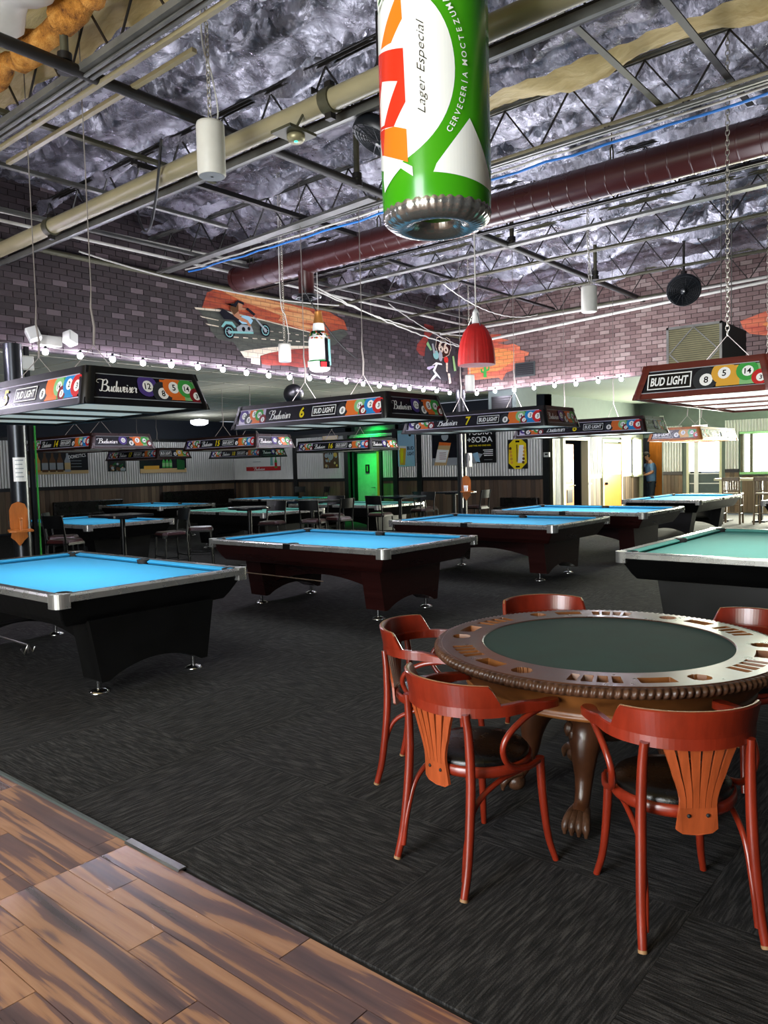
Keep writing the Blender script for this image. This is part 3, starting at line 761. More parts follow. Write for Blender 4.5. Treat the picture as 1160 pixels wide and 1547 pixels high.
d2 = structure(MB().box(((D2a+D2b)/2, YO-.035, 1.06), (D2b-D2a-.06, .06, 2.12), 'door_wood').obj('door_3', bevel=.004), 'closed wooden door with a glowing panel added for glare on its upper half')
MB().box(((D2a+D2b)/2, YO-.068, 1.66), (D2b-D2a-.16, .012, .86), 'glass_or_glare').obj('pane_or_glare', d2)  # window glare on the wood, put in as a glowing panel
for x_ in (D2a-.03, D2b+.03): MB().box((x_, YO-.03, 1.09), (.08, .1, 2.18), 'pale_frame').obj('door_jamb', d2)
MB().box(((D2a+D2b)/2, YO-.03, 2.2), (D2b-D2a+.14, .1, .07), 'pale_frame').obj('door_head', d2)
b = MB(); b.ell((D2a+.12, YO-.1, .98), (.04, .05, .04), 'black_plastic'); b.tube([(D2a+.12, YO-.06, .98), (D2a+.12, YO-.1, .98)], .014, 'black_plastic'); b.obj('door_knob', d2)
w1 = structure(MB().box(((Wa+Wb)/2, YO-.012, 1.72), (Wb-Wa-.06, .02, 1.06), 'glass_or_glare').obj('window_1'), 'bright interior window at the right end of the office wall')
for x_ in (Wa, Wb): MB().box((x_, YO-.03, 1.72), (.06, .07, 1.16), 'black_trim').obj('window_frame', w1)
for z_, n_ in ((1.15, 'window_sill'), (2.28, 'window_frame')): MB().box(((Wa+Wb)/2, YO-.05, z_), (Wb-Wa+.1, .14, .05), 'pale_frame').obj(n_, w1)
d3 = empty_struct('door_4', 'glazed exit door with slatted grey lower panel in the end wall')
ym = (E1a+E1b)/2
MB().box((XEND+.06, ym, 1.72), (.02, .84, .96), 'glass_or_glare').obj('pane_or_glare', d3)
for y_ in (E1a+.03, E1b-.03): MB().box((XEND+.05, y_, 1.12), (.14, .07, 2.24), 'pale_frame').obj('door_jamb', d3)
MB().box((XEND+.05, ym, 2.23), (.14, 1.0, .06), 'pale_frame').obj('door_head', d3)
for k in range(4): MB().box((XEND+.05, ym, .16+.29*k), (.05, .86, .26), 'grey_door').obj('door_panel', d3); MB().box((XEND+.03, ym, .305+.29*k), (.03, .86, .025), 'white_plastic').obj('panel_bar', d3)
MB().box((XEND+.0, E1a+.72, 1.1), (.04, .12, 2.15), 'white_plastic').obj('door_stile', d3)
w2 = structure(MB().box((XEND+.06, (E2a+E2b)/2, 1.75), (.02, E2b-E2a-.1, 1.06), 'glass_or_glare').obj('window_2'), 'wide bright window in the end wall')
for y_ in (E2a, E2b-.25, E2b): MB().box((XEND+.02, y_, 1.75), (.12, .07, 1.16), 'steel_olive').obj('window_frame', w2)
for z_, n_ in ((1.17, 'window_sill'), (2.32, 'window_frame')): MB().box((XEND+.0, (E2a+E2b)/2, z_), (.18, E2b-E2a+.1, .06), 'p_ltgreen').obj(n_, w2)
# alcove ceilings -----------------------------------------------------------------------------------
ca = slab('ceiling', -4, XS+.15, YL+.15, YB, ZA+.03, ZA+.12, 'tbar', 'low tiled ceiling over the left alcove')
tl = MB().box((0, 0, 0), (.575, 1.18, .016), 'ceiling_tile').mesh('ceiling_tile')
tc = 0
rest = MB()
for i in range(35):
    for j in range(10):
        x_, y_ = -3.5+.615*i, YL+.15+.62+1.22*j
        if x_ > XS-.3 or y_ > YB: continue
        if x_ > 3.2: link('ceiling_tile', tl, ca, (x_, y_, ZA+.018+random.uniform(0, .004)))
        else: rest.box((x_, y_, ZA+.018), (.6, 1.205, .016), 'ceiling_tile')
o = rest.obj('far_ceiling_tiles', ca); o['kind'] = 'stuff'
cr = slab('ceiling.001', XRB+.15, XEND+1.7, -3, YL+.15, ZA, ZA+.1, 'alcove_ceiling', 'low ceiling over the right alcove')
slab('trim_3', XS-.06, XS, YO, YB, 2.62, 2.72, 'black_trim'); slab('trim_4', 2.0, XS, YB-.06, YB, 2.62, 2.72, 'black_trim')

# ------------------------------------------------------------------ roof: quilted insulation, joists, pipes
ZR = 5.02
JX = [-2.0, -.3, 1.35, 3.0, 4.71, 6.42, 8.13, 9.84, 11.55, 13.26]
pins = []
for i in range(len(JX)-1):
    for j in range(22):
        for q in (.27, .73):
            pins.append((JX[i]+(JX[i+1]-JX[i])*q+random.uniform(-.08, .08), -3+.62*j+random.uniform(-.1, .1)+(.3 if q > .5 else 0), random.uniform(0, 6), random.choice([7, 8, 9, 11]), random.uniform(.6, 1.3)))
def roof_sheet(name, x0, x1, y0, y1, mt, st, amp=1.0, pinned=True):
    nx_, ny_ = int((x1-x0)/st)+1, int((y1-y0)/st)+1
    X, Y = np.meshgrid(np.linspace(x0, x1, nx_), np.linspace(y0, y1, ny_))
    Z = np.zeros_like(X)
    ed = np.full_like(X, 9.)
    for jx in JX: ed = np.minimum(ed, np.abs(X-jx))
    Z -= .17*amp*np.clip(ed/.8, 0, 1)**.6
    for k in range(18):
        a, f_, ph = rng.uniform(0, PI), rng.uniform(2, 13), rng.uniform(0, 6)
        Z += .034/(1+f_*.22)*np.abs(np.sin((X*math.cos(a)+Y*math.sin(a))*f_+ph+1.2*np.sin(X*1.7+Y*.9+k)))
    if pinned:
        for px_, py_, ph, kk, g in pins:
            m_ = (np.abs(X-px_) < .75) & (np.abs(Y-py_) < .75)
            if not m_.any(): continue
            dx, dy = X[m_]-px_, Y[m_]-py_; d_ = np.hypot(dx, dy); an = np.arctan2(dy, dx)
            Z[m_] += g*.3*np.exp(-d_/.17)+g*.05*np.sin(kk*an+ph)*np.exp(-((d_-.17)/.14)**2)
    else:
        Z += .04*np.sin(X*14+np.sin(Y*2)*1.5)*.5+.03*np.sin(X*31+Y)
    Z += ZR+.02
    V = np.stack([X, Y, Z], -1).reshape(-1, 3)
    idx = np.arange(nx_*ny_).reshape(ny_, nx_)
    F = np.stack([idx[:-1, :-1], idx[:-1, 1:], idx[1:, 1:], idx[1:, :-1]], -1).reshape(-1, 4)
    me = bpy.data.meshes.new(name); me.vertices.add(len(V)); me.vertices.foreach_set('co', V.ravel())
    me.loops.add(F.size); me.loops.foreach_set('vertex_index', F.ravel().astype(np.int32))
    me.polygons.add(len(F)); me.polygons.foreach_set('loop_start', np.arange(0, F.size, 4, dtype=np.int32))
    me.polygons.foreach_set('use_smooth', np.ones(len(F), bool)); me.materials.append(MATS[mt]); me.update(calc_edges=True)
    return structure(link(name, me))
roof = roof_sheet('ceiling.002', 3.42, 14.25, -3, 9.65, 'insulation_dark', .05); roof['label'] = 'quilted dark roof insulation pinned between joists'
roof2 = roof_sheet('ceiling.003', -4, 3.46, -3, 9.65, 'insulation_cream', .07, 1.3, False); roof2['label'] = 'cream faced roof insulation at the upper left'
slab('roof_deck', -4.2, 14.4, -3.2, 9.8, 5.35, 5.45, 'concrete_dark')
# torn roll of orange batt hanging below the cream facing
b = MB()
pts = [(2.93-.004*k+.03*math.sin(k*1.7), 7.0-.13*k, 4.80+.03*math.sin(k*2.1)) for k in range(30)]
b.tube(pts, [.085+.026*math.sin(k*2.3)+.016*math.sin(k*5.1) for k in range(30)], 'insulation_batt', 12); b.obj('batt_roll', roof2)
b = MB()
pts = [(2.66-.005*k+.02*math.sin(k*1.3), 7.0-.13*k, 4.80+.03*math.sin(k*1.1)) for k in range(30)]
b.tube(pts, [.12+.03*math.sin(k*1.9)+.015*math.sin(k*4.3) for k in range(30)], 'off_white', 14, flat=.5); b.obj('torn_facing', roof2)
# sagging cream flanges along some joists
def flange(x, y0, y1, wd, sag, mt='insulation_dark'):
    rows = []
    n = int((y1-y0)/.08)
    for q in range(7):
        u = q/6
        rows.append([(x+wd*(u-.5)+.02*math.sin(k*.8+q), y0+(y1-y0)*k/n, 4.93-sag*math.sin(PI*u)*(.55+.45*math.sin(k*.33+x))+.012*math.sin(k*1.9+q*1.5)) for k in range(n+1)])
    MB().sheet(rows, mt).obj('insulation_flange', roof)
flange(6.25, -2, 5.0, .26, .16, 'insulation_cream'); flange(6.25, 5.0, 9.4, .2, .12); flange(4.75, -2, 9.4, .16, .12); flange(8.2, -2, 9.4, .3, .2); flange(9.95, -1, 9.4, .3, .2); flange(11.6, 0, 9.4, .35, .22); flange(13.2, 1, 9.4, .35, .2)
# open-web joists
web_me = MB().bar((0, -.33, .01), (0, 0, .47), .013, .013, 'steel_dark').mesh('web_rod'); web_me2 = MB().bar((0, .33, .01), (0, 0, .47), .013, .013, 'steel_dark').mesh('web_rod')
for i, jx in enumerate(JX):
    if jx < 1: continue
    j = empty_struct('roof_joist', 'open web steel roof joist running along the hall')
    j.location = (jx, 0, 4.42)
    cm = 'steel_grey' if i in (3, 5) else ('steel_olive' if i > 6 else 'steel_dark')
    for nm_, z_, wd in (('bottom_chord', 0, .05), ('top_chord', .5, .06)):
        b = MB()
        for s_ in (-1, 1): b.box((s_*wd/2, 3.3, z_), (.026, 12.6, .012), cm); b.box((s_*(wd/2-.012), 3.3, z_+(.012 if z_ == 0 else -.012)), (.005, 12.6, .03), cm)
        b.obj(nm_, j)
    y_ = -2.8
    while y_ < 9.4:
        link('web_rod', web_me, j, (0, y_, 0)); link('web_rod', web_me2, j, (0, y_, 0)); y_ += .66
def run(name, label, pts, r, mt, n=12, kind='structure'):
    o = MB().tube(pts, r, mt, n).obj(name); o['label'] = label; o['kind'] = kind; return o
# cross bridging and angles (X direction)
def cross(y, x0, x1, z, mt, wd=.05, lab='steel cross angle between roof joists'):
    b = MB(); b.box(((x0+x1)/2, y, z), (x1-x0, wd, .012), mt); b.box(((x0+x1)/2, y+wd/2, z+wd/2), (x1-x0, .01, wd), mt)
    o = b.obj('cross_angle'); o['kind'] = 'structure'; o['label'] = lab; return o
for y_, x0, x1, z_, m_ in ((6.3, 1.3, 5.0, 4.5, 'steel_olive'), (6.5, 4.2, 7.4, 4.52, 'steel_dark'), (6.4, 4.2, 7.2, 4.46, 'steel_dark'), (7.36, 1.3, 6.0, 4.5, 'steel_grey'), (2.36, 4.1, 6.7, 4.5, 'steel_olive'), (1.82, 4.1, 7.0, 4.52, 'steel_dark'), (8.5, 3.0, 13.2, 4.47, 'steel_grey'), (6.9, 8.1, 13.4, 4.48, 'steel_dark'), (4.2, 4.3, 6.5, 4.46, 'steel_dark')):
    cross(y_, x0, x1, z_, m_)
pipe = run('sprinkler_pipe', 'black sprinkler pipe crossing under the roof joists', [(1.4, 5.15, 4.45), (13.6, 5.3, 4.45)], .042, 'steel_dark')
for x_ in (2.86, 5.9, 8.9, 11.4): 
    b = MB(); b.tube([(x_, 5.2, 4.45), (x_, 5.2, 4.95)], .03, 'steel_olive'); b.lathe([(.055, -.03), (.055, .03)], 'steel_dark', 12, (x_, 5.2, 4.45)); b.lathe([(.05, -.02), (.05, .03)], 'steel_dark', 12, (x_, 5.2, 4.52)); b.obj('pipe_riser', pipe)
main = run('water_main', 'beige water main with a bolted coupling under the joists', [(4.1, -3, 4.22), (4.1, 9.55, 4.22)], .075, 'pipe_beige', 20)
for y_ in (3.85, 7.9): 
    b = MB(); b.tube([(4.1, y_-.045, 4.22), (4.1, y_+.045, 4.22)], .092, 'steel_olive', 16); b.box((4.1, y_, 4.325), (.05, .06, .05), 'steel_dark'); b.box((4.1, y_, 4.115), (.05, .06, .05), 'steel_dark'); b.obj('pipe_coupling', main)
b = MB(); b.box((4.32, 3.3, 4.2), (.1, 12.4, .02), 'steel_grey'); b.box((4.38, 3.3, 4.24), (.02, 12.4, .1), 'steel_dark'); b.box((4.27, 3.3, 4.17), (.02, 12.4, .05), 'steel_grey'); o = b.obj('strut_channel'); o['kind'] = 'structure'; o['label'] = 'shiny steel channel running beside the beige water main'
b = MB(); b.box((3.1, 3.3, 4.42), (.035, 12.4, .03), 'pipe_beige'); b.box((2.95, 3.3, 4.46), (.05, 12.4, .05), 'steel_grey'); o = b.obj('beige_rail'); o['kind'] = 'structure'; o['label'] = 'beige rail fixed along the first roof joist'
b = MB(); b.box((3.36, 5.8, 4.48), (.04, 2.8, .03), 'pipe_beige')
for k in range(60): b.box((3.382, 4.45+k*.045, 4.475), (.006, .024, .016), 'rubber')
o = b.obj('slotted_strut'); o['kind'] = 'structure'; o['label'] = 'short beige slotted strut hung between joists at the upper left'
for y_ in (9.45,): run('wall_conduit', 'grey conduit along the top of the left brick wall', [(1.6, y_, 4.44), (14.1, y_, 4.36)], .035, 'steel_olive')
for x_ in (8.2, 11.0): run('conduit_hanger', 'small hook holding the conduit on the brick wall', [(x_, 9.45, 4.9), (x_, 9.45, 4.46), (x_+.04, 9.43, 4.36), (x_+.08, 9.45, 4.42)], .012, 'steel_grey', 6)
run('pale_conduit', 'pale conduit running across above the left wall', [(2.0, 8.9, 4.5), (13.9, 9.0, 4.5)], .02, 'cable_white'); run('pale_conduit', 'pale conduit running across to the duct end', [(1.5, 9.1, 4.62), (7.4, 8.7, 4.6)], .025, 'off_white')
o = MB().bar((6.25, 5.3, 4.42), (6.45, 9.3, 4.42), .12, .03, 'steel_grey').obj('light_angle'); o['kind'] = 'structure'; o['label'] = 'bright steel channel sloping to the left wall'
o = MB().bar((8.9, 9.2, 4.42), (8.8, -2, 4.45), .1, .03, 'steel_grey').obj('light_angle'); o['kind'] = 'structure'; o['label'] = 'pale steel channel beside the maroon duct'
def droop(name, label, a, b_, sag, r, mt, n=14, wob=.0):
    a, b_ = Vector(a), Vector(b_); pts = []
    for k in range(n+1):
        t_ = k/n; q = a.lerp(b_, t_); q.z -= sag*4*t_*(1-t_); q.x += wob*math.sin(k*1.9); q.z += wob*.6*math.sin(k*2.7+1)
        pts.append(q)
    o = MB().tube(pts, r, mt, 6).obj(name); o['label'] = label; o['category'] = 'cable'; return o
droop('blue_cable', 'blue cable tied along the joist beside the hanging can', (6.55, 8.9, 4.36), (6.66, -2.5, 4.46), .02, .012, 'cable_blue', 40, .012)
droop('white_cable', 'white cable running beside the blue cable', (6.5, 8.9, 4.38), (6.6, -2.5, 4.5), .02, .011, 'cable_white', 40, .008)
droop('olive_conduit', 'thin olive conduit above the blue cable', (6.42, 9.2, 4.44), (6.42, -2.6, 4.5), 0, .016, 'pipe_beige')
droop('black_cable', 'black cable looping under the beige main to the wall', (3.9, 5.6, 4.4), (4.6, 7.1, 4.4), .5, .012, 'cable_black')
droop('white_cable', 'white cable sagging along the top of the left brick wall', (4.9, 8.8, 4.3), (8.8, 8.2, 4.12), .12, .011, 'cable_white')
droop('white_cable', 'bundled white cable from the duct diffuser to the brick corner', (7.6, 7.6, 4.1), (13.6, 8.6, 4.25), .2, .009, 'cable_white', 40, .012)
droop('white_cable', 'lower bundled white cable behind the bottle', (7.5, 7.55, 4.14), (14.185, 8.8, 3.98), .16, .011, 'cable_white', 40, .015)
droop('white_cable', 'white cable crossing from the joists to the red lamp', (9.865, 7.0, 4.425), (13.235, 7.2, 4.425), .22, .008, 'cable_white', 30, .008)
droop('white_cable', 'white cable sagging toward the brick corner above the shield mural', (10.5, 8.6, 4.45), (13.9, 8.9, 3.95), .1, .008, 'cable_white', 30, .008)
droop('white_conduit', 'white conduit along the top of the right brick wall', (13.95, 9.3, 4.2), (13.95, 1.5, 4.6), 0, .03, 'off_white')
droop('white_conduit', 'second white conduit under the last joist', (13.0, 9.3, 4.3), (13.0, 1.0, 4.42), .02, .025, 'cable_white')

# maroon spiral duct with a collar and round diffuser
b = MB(); DX, DZ, DR = 7.42, 4.4, .165
prof = []
n = 40
P = []; y_ = -3.0; rings = []
while y_ <= 8.7:
    for q_, g_ in ((0, 0), (.004, 0), (.010, .005), (.016, 0), (.020, 0)): rings.append((y_+q_, DR+g_))
    y_ += .2
rings.append((8.9, DR))
b.tube([(DX, y0_, DZ) for y0_, _ in rings], [r_ for _, r_ in rings], 'duct_maroon', 32)
duct = b.obj('spiral_duct', fix=True); tag(duct, 'long maroon spiral air duct hung below the roof', 'duct')
b = MB(); b.tube([(DX, 8.86, DZ), (DX, 8.93, DZ)], DR+.012, 'duct_maroon', 32); b.obj('end_cap', duct)
b = MB(); b.lathe([(.105, -.46), (.105, -.1), (.14, -.06), (.15, -.02)], 'duct_maroon', 28, (DX, 7.5, DZ)); b.obj('drop_collar', duct)
b = MB()
for k, (r0, z0) in enumerate(((.19, -.47), (.15, -.485), (.11, -.5), (.07, -.51))): b.lathe([(r0-.03, z0+.012), (r0, z0-.01), (r0+.004, z0-.004), (r0-.03, z0+.02)], 'black_plastic', 28, (DX, 7.5, DZ))
b.lathe([(.2, -.46), (.2, -.475), (.02, -.465)], 'black_plastic', 28, (DX, 7.5, DZ)); b.obj('diffuser', duct)
for y_ in (.2, 3.2, 6.2, 8.6):
    b = MB()
    for s_ in (-1, 1): b.tube([(DX+s_*.03, y_, DZ+DR), (DX+s_*.035, y_, DZ+DR+.1), (DX+s_*.004, y_, DZ+DR+.14)], .008, 'steel_olive', 6)
    b.tube([(DX, y_, DZ+DR+.13), (DX, y_, 4.98)], .008, 'steel_olive', 6); b.obj('duct_hanger', duct)

# ------------------------------------------------------------------ pool tables (long axis = local Y)
def pool_table(label, loc, rz, L=2.8, inset=.46, W=1.66, body='dark_red_wood', cloth='cloth_blue', rail_m='black_wood', trim='rail_metal', leg='panel', name='pool_table'):
    t = thing(name, label, 'pool table', loc, rz, 'pool tables')
    hw, hl = W/2, L/2
    RW = .125
    def ringbox(x0, y0, x1, y1, z0, z1, dx, mt):      # four sided band, outward flare dx at the top
        pass
    # cabinet with flared sides
    b = MB()
    lo = [(-hw+.14, -hl+.16), (hw-.14, -hl+.16), (hw-.14, hl-.16), (-hw+.14, hl-.16)]
    hi = [(-hw+.03, -hl+.03), (hw-.03, -hl+.03), (hw-.03, hl-.03), (-hw+.03, hl-.03)]
    V = [(x, y, .545) for x, y in lo]+[(x*1.06, y*1.03, .60) for x, y in lo]+[(x, y, .745) for x, y in hi]
    F = [(3, 2, 1, 0), (8, 9, 10, 11)]+[(k*4+i, k*4+(i+1) % 4, (k+1)*4+(i+1) % 4, (k+1)*4+i) for k in (0, 1) for i in range(4)]
    b.add(V, F, body); b.obj('cabinet', t, bevel=.012)
    # slate bed with cloth
    MB().box((0, 0, .752), (W-2*RW-.02, L-2*RW-.02, .024), cloth).obj('playing_bed', t)
    # rails, broken at the pockets
    def rail(name_, axis, a0, a1, pos, sg):
        b_ = MB()
        prof = [(0, .745), (0, .79), (-.012, .802), (-RW+.05, .802), (-RW+.05, .745)]
        fn = (lambda u, w_, d: (pos+sg*u, d, w_)) if axis == 'y' else (lambda u, w_, d: (d, pos+sg*u, w_))
        b_.prism(prof, a0, a1, rail_m, fn); b_.obj('rail', t)
        c_ = MB(); c_.prism([(.008, .748), (.008, .79), (-.004, .8035), (-.012, .8035), (-.001, .788), (0, .748)], a0, a1, trim, fn); c_.obj('rail_trim', t)
        d_ = MB(); cp = [(-RW+.05, .80), (-RW, .79), (-RW-.004, .783), (-RW+.012, .764), (-RW+.05, .764)]
        k = .035
        n_ = len(cp); P = []
        for d in (a0, a1):
            for u, w_ in cp:
                ins = k if u < -RW+.03 else 0
                P.append(fn(u, w_, d+(ins if d == a0 else -ins)))
        F_ = [(i, (i+1) % n_, n_+(i+1) % n_, n_+i) for i in range(n_)]+[tuple(range(n_)), tuple(range(n_, 2*n_))]
        d_.add(P, F_, cloth); d_.obj('cushion', t)
    pk = .095
    for sg in (-1, 1):
        rail('rail', 'y', -hl+pk, -.06, sg*hw, sg); rail('rail', 'y', .06, hl-pk, sg*hw, sg)
        rail('rail', 'x', -hw+pk, hw-pk, sg*hl, sg)
        MB().box((sg*(hw-.055), 0, .772), (.115, .12, .055), rail_m).obj('side_block', t)
        p_ = MB(); p_.lathe([(.055, 0), (.062, .05), (.05, .052), (.045, .004)], 'rubber', 16, (sg*(hw-.105), 0, .752)); p_.obj('side_pocket', t)
    # corner castings and pockets
    for sx in (-1, 1):
        for sy in (-1, 1):
            c_ = MB(); pts = []
            r0 = .06
            for k in range(7):
                a = k*PI/12
                pts.append((hw+.006-r0+r0*math.cos(a), hl+.006-r0+r0*math.sin(a)))
            pts = [(hw+.006, hl-pk-.01)]+pts+[(hw-pk-.01, hl+.006), (hw-pk-.01, hl-.05), (hw-.05, hl-pk-.01)]
            pts = [(sx*x, sy*y) for x, y in pts]
            c_.prism(pts, .705, .806, 'rail_metal', lambda u, w_, d: (u, w_, d)); c_.obj('corner_casting', t, bevel=.004)
            p_ = MB(); p_.lathe([(.055, 0), (.062, .05), (.05, .053), (.045, .004)], 'rubber', 16, (sx*(hw-.112), sy*(hl-.112), .752)); p_.obj('corner_pocket', t)
    # legs: arched end panels on levelling feet, joined by an arched stretcher
    for sy in (-1, 1):
        yc = sy*(hl-inset)
        prof = []
        wb, wt = .47, .55
        prof = [(-wt, .57), (-wb, .10)]+[(-wb+.06+(2*wb-.12)*k/12, .10+.11*math.sin(PI*k/12)**.8) for k in range(13)]+[(wb, .10), (wt, .57)]
        b = MB(); b.prism(prof, yc-.13, yc+.13, body); b.obj('leg_panel', t, bevel=.01)
        for sx in (-1, 1):
            f_ = MB(); x_ = sx*.425
            f_.lathe([(.075, 0), (.075, .008), (.05, .022), (.022, .03)], 'chrome', 20, (x_, yc, 0)); f_.lathe([(.02, .02), (.02, .13)], 'chrome', 12, (x_, yc, 0)); f_.obj('levelling_foot', t)
    prof = [(-hl+.58, .57), (-hl+.58, .30)]+[(-hl+.58+(L-1.16)*k/12, .26+.14*math.sin(PI*k/12)**.8) for k in range(13)]+[(hl-.58, .30), (hl-.58, .57)]
    b = MB(); b.prism(prof, -.3, .3, body, lambda u, w_, d: (d, u, w_)); b.obj('stretcher', t)
    for k in range(3):       # ball diamonds would be too small; the three inlays on each long rail are visible
        pass
    return t
tA = pool_table('black pool table with bright blue cloth at the left edge', (3.36, 6.45, 0), 0, 2.8, .24, 1.68, 'black_wood')
b = MB(); b.tube([(-.86, -1.0, .42), (-.86, .5, .44)], .008, 'satin_steel', 6); b.obj('bridge_rod', tA)
b = MB()
for k in range(3): b.tube([(-.86, -1.0, .42+.0*k), (-.86+.03*(k-1), -1.0, .36), (-.86+.05*(k-1), -1.0, .40)], .007, 'satin_steel', 6)
b.obj('bridge_head', tA)
tB = pool_table('dark red pool table with blue cloth, second from the left of the front row', (6.6, 6.25, 0), 0, 2.8, .46, 1.7, 'dark_red_wood')
b = MB(); b.tube([(-.8, -.5, .42), (-.8, .9, .43)], .007, 'oak_stool', 6); b.obj('bridge_rod', tB)
tC = pool_table('dark red pool table with blue cloth standing in front of the corner column', (9.87, 6.1, 0), 0, 2.8, .46, 1.75, 'dark_red_wood')
tD = pool_table('dark red pool table before the open office door', (12.58, 5.95, 0), 0, 2.8, .46, 1.8, 'dark_red_wood')
tF = pool_table('black pool table with pale green cloth at the right edge', (8.03, 2.05, 0), -PI/2, 2.84, .46, 1.62, 'black_wood', 'cloth_green')
MB().box((.55, -1.385, .803), (.09, .05, .004), 'print_white').obj('name_plate', tF)   # white chalk plate on the rail
tE = pool_table('black pool table with glaring cloth near the exit door', (16.95, 5.75, 0), -PI/2, 2.84, .46, 1.62, 'black_wood', 'cloth_blue')
tG = pool_table('black pool table only partly seen before the bar stools', (16.95, 3.05, 0), -PI/2, 2.84, .46, 1.62, 'black_wood', 'cloth_green')
rear = [((7.2, 13.0), 'cloth_blue', 'black pool table behind the left steel column, its cloth partly hidden by chairs'), ((10.5, 12.5), 'cloth_green', 'rear black pool table with teal cloth behind the bistro tables'), ((13.25, 12.0), 'cloth_green', 'rear black pool table with teal cloth before the green lit recess'),
        ((11.5, 17.4), 'cloth_blue', 'farthest pool table on the left, nearest the back wall bench'), ((15.15, 16.6), 'cloth_blue', 'farthest pool table on the right, below the red and white poster')]
rt = {}
for (x_, y_), cl, lb in rear: pool_table(lb, (x_, y_, 0), 0, 2.8, .46, 1.68, 'black_wood', cl)

# ------------------------------------------------------------------ table lights
def balls(p, x, h, seq, u):
    """row of overlapping ball discs: seq of (du, number, colour, radius, dv)"""
    for du, num, colr, r_, dv in seq:
        cx_, cy_ = x+du*u, dv*h
        p.circ(cx_-.06*r_*h, cy_+.06*r_*h, r_*h*1.0, colr, clip=(x-.02*u, -h/2, p.xmax, h/2))
        if num is not None:
            p.circ(cx_, cy_, r_*h*.52, 'print_white', clip=(x-.02*u, -h/2, p.xmax, h/2), n=16)
            if abs(cy_) < h*.42 and cx_+r_*h*.4 < p.xmax: p.text(num, cx_, cy_, r_*h*.55, 'print_black', bold=.02)
BUD = [[(-.6, 1.55), (-1.15, 1.75), (-1.0, 2.15), (-.3, 2.3), (.55, 2.15), (.75, 2.05)], [(.35, 2.2), (.3, 1.4), (.2, .6), (.05, .1), (-.3, .0), (-.45, .3)],
       [(.4, 2.15), (1.0, 2.3), (1.35, 1.9), (1.1, 1.4), (.45, 1.2)], [(.5, 1.2), (1.2, 1.15), (1.5, .7), (1.2, .1), (.6, -.02), (.1, .15)],
       [(1.75, 1.0), (1.72, .3), (1.9, .0), (2.2, .25), (2.4, 1.0)], [(2.42, 1.0), (2.36, .3), (2.5, .0), (2.75, .25)],
       [(3.35, .85), (3.05, 1.0), (2.8, .6), (2.85, .1), (3.1, .0), (3.4, .5)], [(3.62, 2.15), (3.5, 1.2), (3.42, .3), (3.55, .0), (3.8, .3)],
       [(3.9, 1.0), (3.88, .3), (4.05, .0), (4.3, .3), (4.45, .95)], [(4.48, 1.0), (4.46, .3), (4.65, .0), (4.95, .35), (5.02, 1.0), (5.25, .8)],
       [(5.3, .45), (5.65, .6), (5.7, .9), (5.5, 1.02), (5.3, .75), (5.28, .25), (5.48, .0), (5.85, .3)], [(6.05, 1.0), (6.0, .3), (6.12, .0), (6.35, .25)], [(6.12, 1.45), (6.1, 1.28)],
       [(6.4, .2), (6.65, .75), (6.75, 1.1)], [(6.75, 1.1), (6.8, .7), (6.95, .35), (6.75, .0), (6.45, .1)],
       [(7.15, .45), (7.5, .6), (7.55, .9), (7.35, 1.02), (7.15, .75), (7.13, .25), (7.33, .0), (7.7, .3)], [(7.75, .85), (7.9, 1.1), (7.95, .85), (8.25, .92), (8.2, .4), (8.3, .05), (8.55, .2)]]
def bud(p, x, y, h, w_): p.script(BUD, x, y, h*1.15, w_, 'print_white', .25, .34)
def budlight(p, x0, x1, h):
    p.rect(x0, -h/2, x1, h/2, 'print_white'); q = h*.07; p.rect(x0+q, -h/2+q, x1-q, h/2-q, 'print_black')
    p.text('BUD LIGHT', (x0+x1)/2, 0, h*.55, 'print_white', shear=.12, bold=.03, width=(x1-x0)*.86)
def sign_long(W, H, number):
    p = Print(.0006); p.xmax = W/2; x = -W/2; h = H
    p.rect(-W/2, -H/2, W/2, H/2, 'p_lilac'); p.rect(-W/2+.008, -H/2+.008, W/2-.008, H/2-.008, 'p_navy')
    p.rect(x+.02*W, -h/2+.01, x+.22*W, h/2-.01, 'p_lilac'); p.rect(x+.1*W, -h/2+.01, x+.2*W, h/2-.01, 'p_orange')
    balls(p, x+.02*W, h*.9, [(.035, '12', 'p_purple', .5, .12), (.075, '8', 'p_eight', .46, -.2), (.115, '5', 'p_orange', .5, .2), (.155, '14', 'p_green', .44, .1), (.185, '3', 'p_maroon', .36, -.25)], W)
    bud(p, x+.25*W, 0, h*.5, .16*W)
    p.text(number, x+.49*W, 0, h*.68, 'p_yellow', bold=.03)
    budlight(p, x+.56*W, x+.715*W, h*.6)
    p.rect(x+.78*W, -h/2+.01, W/2-.02, h/2-.01, 'p_orange'); p.rect(x+.86*W, -h/2+.01, W/2-.02, h/2-.01, 'p_green'); p.rect(x+.91*W, -h/2+.01, W/2-.02, h/2-.01, 'p_blue'); p.rect(x+.965*W, -h/2+.01, W/2-.02, h/2-.01, 'p_red')
    balls(p, x+.73*W, h*.9, [(.03, '8', 'p_eight', .5, -.12), (.085, None, 'p_orange', .5, .16), (.135, '14', 'p_ltgreen', .46, .1), (.16, '3', 'p_maroon', .34, -.25), (.2, '2', 'p_blue', .5, .12), (.25, '3', 'p_red', .5, .0)], W)
    return p
